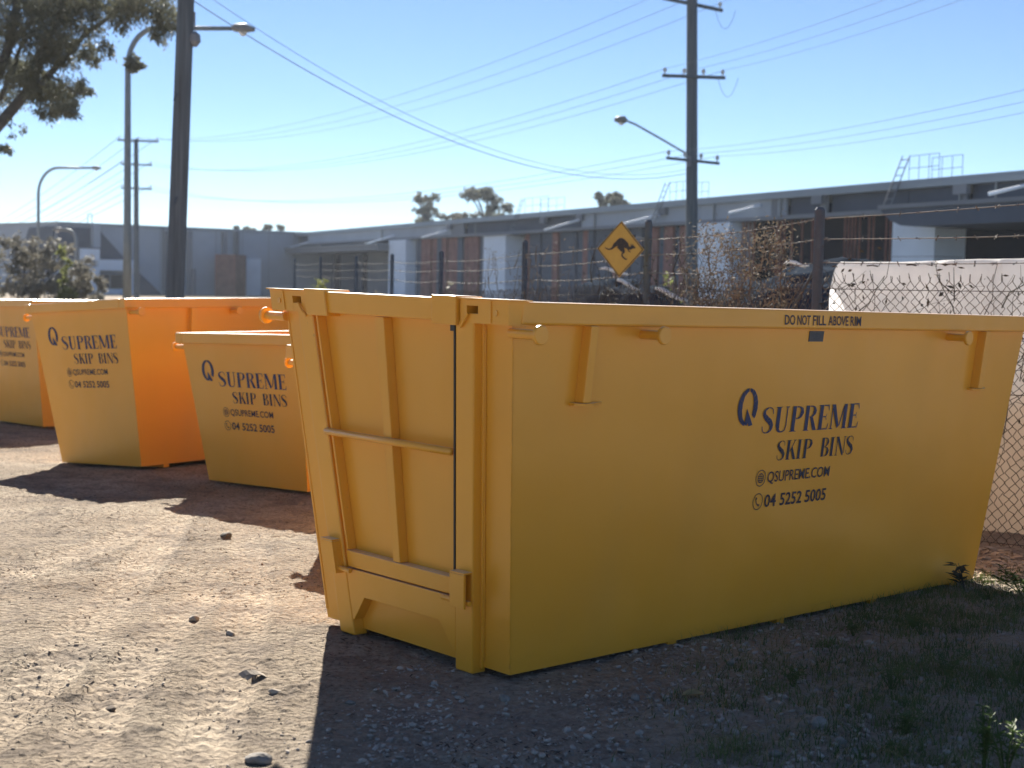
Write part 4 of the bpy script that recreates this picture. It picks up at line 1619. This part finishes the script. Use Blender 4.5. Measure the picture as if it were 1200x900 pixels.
def shrub(px, ytop, wpx, Y, label, m, n, leaf, seed, group=None, name='shrub'):
    top = at(px, ytop, Y)
    b = Vector((top.x, Y, float(gz(Y))))
    root = empty(name, b, label=label, cat='shrub', group=group)
    H_ = top.z - b.z
    wd = wpx * Y / F / 2
    r = np.random.default_rng(seed)
    mbt = MB()
    bl_ = []
    for i in range(10):
        a = r.uniform(0, 2 * np.pi)
        k = r.uniform(.1, 1)
        c = Vector((math.cos(a) * wd * k, math.sin(a) * wd * .6 * k, H_ * r.uniform(.35, .93)))
        mbt.tube([(0, 0, 0), tuple(c * .5), tuple(c)], [.03, .02, .008], 5)
        bl_.append((c + b, (wd * .34, wd * .3, H_ * .15), n / 10, leaf))
    mbt.build('stem', M['bark'], root)
    leaf_cloud(bl_, m, 'foliage', root, b, seed, .0, .3)
    return root


sg_ = 'shrubs along the far fence'
shrub(18, 283, 110, 44, 'grey leafy shrub behind the leftmost bin at the left edge', M['greyleaf'], 3600, .13, 31, sg_)
shrub(68, 298, 90, 43, 'grey shrub with twiggy top behind the leftmost bin', M['greyleaf'], 3200, .13, 32, sg_)
shrub(77, 289, 20, 42, 'yellow green sprouting shrub rising above the grey shrubs', M['limeleaf'], 600, .15, 33, sg_)
shrub(100, 312, 40, 44, 'pale grey shrub in front of the white building corner', M['greyleaf'], 1800, .12, 34, sg_)
shrub(376, 331, 22, 24, 'pale green shrub tip behind the left end of the near bin', M['limeleaf'], 260, .09, 35, sg_)
shrub(527, 333, 26, 22, 'olive shrub tip behind the tailgate of the near bin', M['greyleaf'], 260, .09, 36, sg_)
shrub(788, 325, 26, 20, 'pale olive shrub between the black heaps', M['limeleaf'], 260, .08, 37, sg_)
shrub(447, 334, 40, 26, 'low dry shrub behind the fence, left of the white column', M['greyleaf'], 240, .09, 38, sg_)


# ------------------------------------------------------------------ poles, lamps and cables
def pole_mesh(P, top, r0, r1, n=14):
    mbp = MB()
    k = 12
    for_ = [(P[0] + (top[0] - P[0]) * t_, P[1] + (top[1] - P[1]) * t_, P[2] + (top[2] - P[2]) * t_) for t_ in np.linspace(0, 1, k)]
    mbp.tube(for_, list(np.linspace(r0, r1, k)), n)
    return mbp


def crossarm(root, c, half, dirv, tilt=0., ins=3, sz=.06):
    d = Vector(dirv).normalized()
    a, b = Vector(c) - d * half + Vector((0, 0, -tilt)), Vector(c) + d * half + Vector((0, 0, tilt))
    mbx = MB()
    up = Vector((0, 0, sz))
    sd2 = d.cross(Vector((0, 0, 1))).normalized() * sz
    mbx.hexa([a - up - sd2, b - up - sd2, b - up + sd2, a - up + sd2, a + up - sd2, b + up - sd2, b + up + sd2, a + up + sd2])
    o = mbx.build('crossarm', M['timber'], root)
    for t_ in np.linspace(.04, .96, ins):
        p = a.lerp(b, t_)
        MB().tube([p + Vector((0, 0, .05)), p + Vector((0, 0, .10)), p + Vector((0, 0, .13)), p + Vector((0, 0, .2)), p + Vector((0, 0, .23))], [.02, .02, .06, .05, .03], 8).build('insulator', M['insul'], o)
    return a, b


# left pole, leaning a little
YL = 24.
pb, pt_ = at(204, 360, YL), at(220.5, -70, YL)
dirp = (pt_ - pb)
pb = pb + dirp * ((float(gz(YL)) - pb.z) / dirp.z)
lp = empty('utility_pole', pb, label='thick grey timber pole in the left foreground, leaning slightly right', cat='pole')
pole_mesh((0, 0, -.3), pt_ - pb, .158, .128).build('pole', M['timber'], lp, smooth=True)
q = at(228, 14, YL) - pb
MB().tube([q, at(228, 36, YL) - pb], .015, 6).build('hanger', M['cable'], lp)
q = at(228, 37, YL) - pb
MB().tube([q, q + Vector((0, 0, -.05)), q + Vector((0, 0, -.16)), q + Vector((0, 0, -.24))], [.03, .09, .10, .04], 10).build('cable_clamp', M['cable'], lp)
for yy in (120, 240):
    a = at(209, yy, YL) - pb
    MB().tube([a + Vector((-.02, -.2, 0)), a + Vector((.02, -.2, .12))], .02, 6).build('pole_band', M['galv'], lp)

# right pole with three crossarms and a street light arm
YR = 43.
rp0 = at(813, 340, YR)
rp = empty('utility_pole', (rp0.x, YR, float(gz(YR))), label='tall timber pole with three crossarms and a lamp arm in front of the long warehouse', cat='pole')
gR = rp.location.copy()
ptop = at(811, -60, YR) - gR
pole_mesh((0, 0, -.3), ptop, .185, .15).build('pole', M['timber'], rp, smooth=True)
arm_top = crossarm(rp, at(812, 5, YR) - gR, .95, (1, .35, 0), -.10, 3, .045)
arm_mid = crossarm(rp, at(812, 91, YR) - gR - Vector((0, .2, 0)), .92, (1, .1, 0), 0, 4, .045)
arm_low = crossarm(rp, at(811, 189, YR) - gR - Vector((0, .2, 0)), .80, (1, .2, 0), -.05, 4, .04)
MB().box((-.06, -.26, 0), (.06, -.14, .3)).build('junction_box', M['cable'], rp).location = at(806, 196, YR) - gR
mbl = MB()
pa = [at(806, 181, YR) - gR, at(775, 163, YR) - gR, at(745, 146, YR) - gR, at(733, 141, YR) - gR]
mbl.tube(pa, .03, 7)
la = mbl.build('lamp_arm', M['lampgrey'], rp)
hp = at(728, 141, YR) - gR
MB().tube([hp + Vector((.16, 0, -.03)), hp + Vector((.08, 0, .02)), hp + Vector((-.08, 0, .02)), hp + Vector((-.20, 0, .01))], [.06, .11, .10, .05], 10).build('lamp_head', M['lamphead'], la, smooth=True)
MB().tube([hp + Vector((.0, 0, -.07)), hp + Vector((-.02, 0, -.13))], [.09, .06], 10).build('lens', M['lens'], la)
mbj = MB()
for arm in (arm_top, arm_mid):
    for t_ in (.06, .94):
        p = arm[0].lerp(arm[1], t_)
        pts = [p + Vector((.22 * (t_ * 2 - 1) * 1 + dx, 0, -.55 * (1 - (dx / .3) ** 2))) for dx in np.linspace(-.3, .3, 7)]
    mbj.tube(pts, .006, 4)
mbj.build('jumper_cable', M['cable'], rp)

# far timber pole
YT = 93.
tp0 = at(160, 330, YT)
tp = empty('utility_pole', (tp0.x, YT, float(gz(YT))), label='thin distant timber pole with three crossarms beside the curved lamp post', cat='pole')
gT = tp.location.copy()
pole_mesh((0, 0, -.3), at(159.5, 163, YT) - gT, .19, .14, 10).build('pole', M['timber'], tp, smooth=True)
tarm = [crossarm(tp, at(162, 165, YT) - gT, 1.25, (1, .2, 0), 0, 3, .06), crossarm(tp, at(160, 193, YT) - gT, .95, (1, .2, 0), 0, 3, .05), crossarm(tp, at(160, 221, YT) - gT, .95, (1, .2, 0), 0, 3, .05)]


def lamp_post(px, y_top, Y, arm_px, label, rb=.11, rt=.06, bend=26, dirn=1):
    foot = at(px, 335, Y)
    g = Vector((foot.x, Y, float(gz(Y))))
    root = empty('street_lamp', g, label=label, cat='street lamp', group='galvanised street lamps on curved poles')
    zt = at(px, y_top, Y).z - g.z
    s_ = Y / F
    R0 = bend * s_
    pts = [Vector((0, 0, -.2)), Vector((0, 0, zt * .35)), Vector((0, 0, zt - R0 * 1.3))]
    rad = [rb, rb * .8, rt * 1.1]
    for a in np.linspace(.15, 1, 7):
        t_ = a * math.pi / 2
        pts.append(Vector((dirn * R0 * (1 - math.cos(t_)), 0, zt - R0 * 1.3 + R0 * 1.3 * math.sin(t_))))
        rad.append(rt)
    L_ = arm_px * s_
    pts.append(Vector((dirn * L_, 0, zt + .03)))
    rad.append(rt * .8)
    MB().tube(pts, rad, 10).build('lamp_pole', M['lampgrey'], root, smooth=True)
    e = Vector((dirn * L_, 0, zt + .03))
    hd = MB().tube([e, e + Vector((dirn * .08, 0, .02)), e + Vector((dirn * .35, 0, .02)), e + Vector((dirn * .62, 0, -.02))], [.06, .11, .13, .05], 10).build('lamp_head', M['lamphead'], root, smooth=True)
    MB().tube([e + Vector((dirn * .30, 0, -.09)), e + Vector((dirn * .30, 0, -.19))], [.12, .06], 10).build('lens', M['lens'], hd)
    return root


lamp_post(149, 32, 40, 120, 'near curved street lamp left of the leaning pole', .13, .07, 34)
lamp_post(45, 196, 94, 62, 'tall distant curved street lamp at the left edge', .12, .09, 24)
lamp_post(89, 270, 94, 16, 'short lamp bending left in front of the charcoal warehouse wall', .12, .10, 10, -1)
# clump of leaves caught on the near lamp post
cpos = at(156, 76, 39.9)
lc = empty('leaf_clump', cpos, label='clump of leaves sprouting from the near lamp post', cat='foliage')
leaf_cloud([(cpos, (.20, .2, .2), 260, .16)], M['farleaf'], 'foliage', lc, cpos, 3, .1, .3)


def cable(A, B, sag, r, label, m='cable', group='overhead cables between the poles', n=40):
    A, B = Vector(A), Vector(B)
    mbc = MB()
    pts = [Vector((0, 0, 0)).lerp(B - A, t_) - Vector((0, 0, sag * 4 * t_ * (1 - t_))) for t_ in np.linspace(0, 1, n + 1)]
    mbc.tube(pts, r, 5)
    o = mbc.build('power_line', M[m], label=label, cat='cable', group=group)
    o.location = A
    return o


A, B = at(227, 1, YL), at(806, 203, YR)
cable(A, B, 1.10, .008, 'thick sagging cable from the leaning pole to the crossarm pole', 'alucable')
cable(A + Vector((.02, 0, .22)), B + Vector((0, 0, .12)), 1.15, .005, 'thin cable just above the thick sagging one')
bl = 'wire between the two crossarm poles'
for arm, ta, n, sag, nm in ((arm_top, tarm[0], 3, 1.5, 'top'), (arm_mid, tarm[1], 3, 1.5, 'middle'), (arm_low, tarm[2], 3, 1.2, 'lowest')):
    for i in range(n):
        t_ = i / (n - 1)
        a = arm[0].lerp(arm[1], .04 + .92 * t_) + gR + Vector((0, 0, .2))
        b = ta[0].lerp(ta[1], .04 + .92 * t_) + gT + Vector((0, 0, .2))
        where = ['left', 'middle', 'right'][i]
        cable(a, b, sag, .0065, f'{bl}, on the {where} of the {nm} arm')
        # on to the next pole, off to the right
        c = Vector((12. + .8 * (t_ - .5), 10. + .9 * (t_ - .5), a.z + .1))
        cable(a, c, .55, .0045, f'wire rising to the right edge from the {where} of the {nm} crossarm')
        d = at(-60, [283, 292, 300][('top', 'middle', 'lowest').index(nm)], 190) + Vector((t_ * 2, 0, 0))
        cable(b, d, 1.0, .016, f'faint wire running left from the {where} of the thin pole\'s {nm} arm')


# ------------------------------------------------------------------ warehouses
class Facade:
    """a vertical wall line in plan; boxes are placed by distance along it"""

    def __init__(s, P, Q, root):
        s.P, s.Q = Vector((*P, 0)), Vector((*Q, 0))
        s.u = (s.Q - s.P).normalized()
        n = Vector((s.u.y, -s.u.x, 0))
        if n.dot(-s.P) < 0:
            n = -n
        s.n = n
        s.root = root

    def m(s, px, py):
        p = on_plane(px, py, s.P, s.n)
        return (p - s.P).dot(s.u), p.z

    def pt(s, a, z, d):
        p = s.P + s.u * a + s.n * d
        return Vector((p.x, p.y, z)) - s.root.location

    def box(s, mb, a0, a1, z0, z1, d0, d1):
        c = [s.pt(a, z, d) for z in (z0, z1) for a, d in ((a0, d0), (a1, d0), (a1, d1), (a0, d1))]
        return mb.hexa(c)

    def part(s, name, a0, a1, z0, z1, d0, d1, m, parent=None, bevel=0.):
        return s.box(MB(), a0, a1, z0, z1, d0, d1).build(name, m, parent or s.root, bevel=bevel)

    def pp(s, name, px0, px1, py0, py1, d0, d1, m, parent=None, pyref=None):
        """part whose edges were measured on the photograph (real plane, real metres)"""
        r = (px0 + px1) / 2
        a0, a1 = s.m(px0, py1)[0], s.m(px1, py1)[0]
        z1, z0 = s.m(r, py0)[1], s.m(r, py1)[1]
        return s.part(name, min(a0, a1), max(a0, a1), z0, z1, d0, d1, m, parent)


GB = -.338
long_ = empty('warehouse', (16.3, 46.8, GB), label='long grey warehouse under construction with rust red battens and a canopy, right of centre', cat='warehouse')
fa = Facade((21.6, 34.0), (-26.2, 150.), long_)
LN = (fa.Q - fa.P).length
ZT = 5.42
sx = lambda px, py=300: fa.m(px, py)[0]
# body and roof
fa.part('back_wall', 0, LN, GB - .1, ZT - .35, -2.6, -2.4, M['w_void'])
fa.part('roof', -.3, LN + .3, ZT - .12, ZT, -30, .25, M['roofsteel'])
fa.part('gutter', -.3, LN + .3, ZT - .30, ZT - .121, .02, .28, M['roofsteel'])
fa.part('slab', 0, LN, GB - .2, GB + .05, -7, .6, M['w_mid'])
ZB = 4.45
# upper wall, panel by panel: pale or dark
ups = [(300, 312, 'w_mid'), (312, 330, 'w_dark'), (330, 362, 'w_dark'), (362, 415, 'w_grey'), (415, 468, 'w_grey'), (468, 530, 'w_grey'), (530, 545, 'w_mid'), (545, 565, 'w_dark'), (565, 603, 'w_dark'),
       (603, 640, 'w_dark'), (640, 683, 'w_dark'), (683, 780, 'w_grey'), (780, 822, 'w_grey'), (822, 905, 'w_grey'), (905, 912, 'w_mid'), (912, 922, 'w_grey'), (922, 962, 'w_dark'), (962, 970, 'w_mid'),
       (970, 1060, 'w_dark'), (1060, 1125, 'w_dark'), (1125, 1134, 'w_mid'), (1134, 1260, 'w_dark')]
for a, b, mm in ups:
    a0, a1 = sx(b, 260), sx(a, 260)
    dd = .06 if mm != 'w_dark' else -.15
    fa.part('wall_panel', a0 + .015, a1 - .015, ZB, ZT - .302, dd - .12, dd, M[mm])
fa.part('bearer_beam', 0, LN, ZB - .16, ZB - .004, -.2, .14, M['w_mid'])
for px in (962, 1130, 640, 530, 780, 683):
    a = sx(px, 260)
    fa.part('roof_bracket', a - .35, a + .35, ZT - .62, ZT - .303, .07, .26, M['w_mid'])
# white columns (thick fins) and what stands between them
for a, b, dep in ((822, 860, .9), (1056, 1106, 1.4), (575, 601, 1.6), (461, 481, 1.2), (277, 303, 1.0)):
    a0, a1 = sx(b, 300), sx(a, 300)
    zc = ZB - .17
    col_ = fa.part('column', a0, a1, GB, zc, -.9, dep * .3, M['w_white'])
    for f in (.36, .66):
        fa.part('joint', a0 - .004, a1 + .004, GB + (zc - GB) * f, GB + (zc - GB) * f + .02, -.8, dep * .3 + .004, M['w_mid'], col_)
# rust red battens in clusters
bat = [865, 869, 873, 878, 905, 909, 913, 922, 934, 946, 950, 954, 984, 988, 992, 996, 1001, 1012, 1017, 1032, 1037, 1043]
for px in bat:
    a = sx(px, 300)
    fa.part('batten', a - .02, a + .02, GB + .05, ZB - .17, -.24, -.18, M['rust'])
for i, px in enumerate(np.arange(483, 574, 6.2)):
    a = sx(px + 3, 300)
    a0, a1 = sx(px + 6, 300), sx(px + .4, 300)
    fa.part('cladding_board', a0, a1, GB + .05, ZB - .17, -.45, -.28 + .05 * (i % 3), M['rustdark'] if i % 4 else M['w_dark'])
for i, px in enumerate(np.arange(745, 820, 6.)):
    a0, a1 = sx(px + 5.8, 300), sx(px + .4, 300)
    fa.part('cladding_board', a0, a1, GB + .05, ZB - .17, -.60, -.42 + .05 * (i % 3), M['rustdark'] if i % 3 else M['w_dark'])
for i, px in enumerate(np.arange(606, 744, 6.9)):
    a0, a1 = sx(px + 6.7, 300), sx(px + .3, 300)
    fa.part('cladding_board', a0, a1, GB + .05, ZB - .17, -.60, -.42 + .05 * (i % 3), M['w_dark'] if i % 5 else M['rustdark'])
for i, px in enumerate((310, 338, 370, 400, 430)):
    a0, a1 = sx(px + 24, 300), sx(px, 300)
    fa.part('shutter', a0, a1, GB + .05, ZB - .8, -2.35, -2.25, M['w_mid'] if i in (3, 4) else M['w_dark'])
# canopies: right one with a curved underside at its end
a1, a0 = sx(1085, 245), 0.
z1 = 4.30
z0 = 3.98
mb = MB()
prof = [(a0, z1), (a1, z1), (a1 - .12, z1 - .14), (a1 - .55, z1 - .40), (a1 - 1.15, z1 - .58), (a1 - 1.7, z0 - .30), (a0, z0 - .30)]
mb.prism([fa.pt(a, z, 1.9) for a, z in prof], -fa.n * 6.5)
mb.build('canopy', M['w_dark'], long_)
fa.part('canopy_edge', a0, a1 + .05, z1 + .002, z1 + .14, -1., 2.0, M['w_mid'])
fa.part('canopy', sx(460, 296), sx(303, 296), 3.55, 3.95, -2, 1.2, M['w_mid'])
fa.part('canopy_edge', sx(461, 296), sx(302, 296), 3.952, 4.06, -2., 1.35, M['roofsteel'])
# rust red container standing at the far end, white wall beside it
fa.part('roof_overhang', sx(612, 280), sx(570, 280), ZB - .24, ZB - .165, -.2, .7, M['w_mid'])
for px in (700, 840, 918, 1128, 1170, 560, 450):
    a = sx(px, 260)
    MB().tube([fa.pt(a, ZB - .1, .16), fa.pt(a, ZT - .3, .16)], .05, 8).build('downpipe', M['lampgrey'], long_)
for k in range(22):
    a = 1.5 + k * 5.1
    fa.part('bolt_plate', a, a + .12, ZB - .15, ZB - .03, .141, .155, M['lampgrey'])
# white diagonal struts
for (xa_, ya_, xb_, yb_) in ((657, 270, 684, 258), (752, 263, 778, 252), (877, 251, 897, 241), (1186, 229, 1212, 217), (510, 279, 528, 270), (440, 287, 466, 276), (345, 292, 364, 284)):
    p, q_ = fa.m(xa_, ya_), fa.m(xb_, yb_)
    MB().tube([fa.pt(p[0], p[1], .95), fa.pt(q_[0], q_[1], .25)], .055, 8).build('strut', M['w_white'], long_)
# rooftop guard rails with ladders
for (xa_, xb_) in ((1062, 1097), (783, 806), (614, 641)):
    r0, r1 = sorted((sx(xa_, 215), sx(xb_, 215)))
    gr = empty('roof_guard_rail', fa.pt((r0 + r1) / 2, ZT, 0) + long_.location, label={1062: 'galvanised roof guard rail and ladder above the white column at right',
               783: 'roof guard rail behind the crossarm pole', 614: 'faint roof guard rail right of the round gum tree'}[xa_], cat='guard rail', group='guard rails on the warehouse roof')
    off_ = gr.location - long_.location
    mb = MB()
    for a in np.linspace(r0, r1, 4):
        for d in (-.1, -1.1):
            mb.tube([fa.pt(a, ZT - .02, d) - off_, fa.pt(a, ZT + .88, d) - off_], .012, 6)
    for z in (.45, .88):
        for d in (-.1, -1.1):
            mb.tube([fa.pt(r0, ZT + z, d) - off_, fa.pt(r1, ZT + z, d) - off_], .012, 6)
    mb.build('rails', M['alucable'], gr)
    ld = MB()
    for k in (0, .42):
        ld.tube([fa.pt(r1 + .2 + k, ZB - .05, .55) - off_, fa.pt(r1 + k - .15, ZT + .9, .0) - off_], .022, 6)
    for z in np.arange(.1, 1.9, .28):
        f = z / 1.9
        ld.tube([fa.pt(r1 + .2 - .35 * f, ZB - .05 + z, .55 - .55 * f) - off_, fa.pt(r1 + .62 - .35 * f, ZB - .05 + z, .55 - .55 * f) - off_], .018, 5)
    ld.build('ladder', M['w_mid'] if xa_ == 1062 else M['lampgrey'], gr)
# shipping container in rust red at the far left end of the warehouse
c0 = at(264, 330, 128)
con = empty('shipping_container', (c0.x, 128, GB), rot=(0, 0, R_(-12)), label='upright rust red container in front of the far grey wall', cat='container')
wc = 12.5 * 128 / F
hc_ = at(264, 298, 128).z - GB
MB().box((-wc, 0, 0), (wc, 2.4, hc_)).build('body', M['rustdark'], con)
for i in range(9):
    x_ = -wc + wc * 2 * (i + .5) / 9
    MB().box((x_ - .055, -.05, .06), (x_ + .055, -.001, hc_ - .06)).build('corrugation', M['rustdark'], con)
for x_ in (-wc, wc - .08):
    MB().box((x_, -.07, 0), (x_ + .08, -.002, hc_)).build('corner_post', M['rust'], con)

# grey warehouse at left
far_w = empty('warehouse', (-38.0, 121., GB), label='pale grey warehouse with a charcoal angled wall at the far left', cat='warehouse')
fb = Facade((-37.6, 121.), (-22.0, 133.), far_w)
LB = (fb.Q - fb.P).length
ZG = 5.55
fb.part('wall', 0, LB + 6, GB, ZG - .1, -20, 0, M['w_grey'])
fb.part('parapet_cap', -.1, LB + 6.1, ZG - .098, ZG, -20.1, .1, M['roofsteel'])
fc = Facade((-60., 143.), (-37.6, 121.), far_w)
LC = (fc.Q - fc.P).length
fc.part('wall', 0, LC - .02, GB, ZG - .12, -18, 0, M['w_grey'])
fc.part('parapet_cap', 0, LC, ZG - .118, ZG - .02, -18, .1, M['roofsteel'])


def clad(F_, px_poly, d, m, name='cladding'):
    pts = [F_.m(*p) for p in px_poly]
    MB().prism([F_.pt(a, z, .012) for a, z in pts], F_.n * d).build(name, m, far_w)


for k in range(9):
    fb.part('panel_joint', 1.2 + k * 2.6, 1.24 + k * 2.6, GB, ZG - .1, .002, .02, M['w_mid'])
fb.part('gutter', 0, LB + 6, ZG - .24, ZG - .1, .02, .16, M['roofsteel'])
for a in (9.2, 15.9):
    MB().tube([fb.pt(a, GB, .2), fb.pt(a, ZG - .2, .2)], .07, 8).build('downpipe', M['lampgrey'], far_w)
clad(fb, [(66, 266), (104, 267), (114, 268), (143, 300), (143, 304), (66, 304)], .15, M['w_dark'])
clad(fc, [(36, 267), (64.6, 265), (64.6, 345), (22, 345), (25, 300)], .15, M['w_dark'])
clad(fb, [(163, 320), (188, 344), (188, 347), (163, 347)], .13, M['w_dark'])
fb.pp('fascia_band', 111, 157, 304.5, 317, .16, .8, M['w_white'])
fb.pp('window', 112, 143, 322, 338, .02, .15, M['glassd'])
fb.pp('window_frame', 127, 128.5, 322, 338, .151, .22, M['w_mid'])
fb.pp('window_head', 111, 144, 318.5, 321.8, .02, .4, M['w_mid'])
fb.pp('dado_wall', 111, 144, 338.5, 348, .02, .3, M['w_white'])
fb.pp('white_pier', 150.5, 158, 306, 348, .02, .15, M['w_white'])
fb.pp('white_panel', 278, 303, 303, 348, .05, .4, M['w_white'])
fb.pp('stair_tower', 105, 113, 263, 290, .2, .9, M['w_grey'])
fb.pp('sign_panel', 88, 110, 291.5, 305, .9, 1.3, M['w_white'])
fb.pp('sign_panel', 99, 110, 313, 340, .9, 1.3, M['w_white'])
for a, b in ((193, 198), (218, 223), (259, 264), (276, 278)):
    fb.pp('pilaster', a, b, 271, 347, .02, .35, M['w_mid'])
mb = MB()
for px in (105.5, 110.5):
    a, z = fb.m(px, 262)
    mb.tube([fb.pt(a, ZG, -.5), fb.pt(a, ZG + .75, -.5)], .04, 5)
a, z = fb.m(105.5, 262)
b, z = fb.m(110.5, 262)
mb.tube([fb.pt(a, ZG + .75, -.5), fb.pt(b, ZG + .75, -.5)], .04, 5)
mb.build('roof_rail', M['lampgrey'], far_w)
fb.pp('electrical_box', 222, 224.5, 315, 347, .4, .8, M['w_mid'])

# ------------------------------------------------------------------ thin dusty air
hz = MB().box((-690, -75, -3), (690, 690, 17))
hm = bpy.data.materials.new('haze')
hm.use_nodes = True
ht = hm.node_tree
ht.nodes.remove(ht.nodes['Principled BSDF'])
pv = ht.nodes.new('ShaderNodeVolumePrincipled')
pv.inputs['Color'].default_value = (.80, .88, 1, 1)
pv.inputs['Density'].default_value = .0003
pv.inputs['Anisotropy'].default_value = .35
ht.links.new(pv.outputs[0], ht.nodes['Material Output'].inputs['Volume'])
hz.build('haze', hm, kind='stuff', label='thin pale haze in the air over the yard and road', cat='haze')
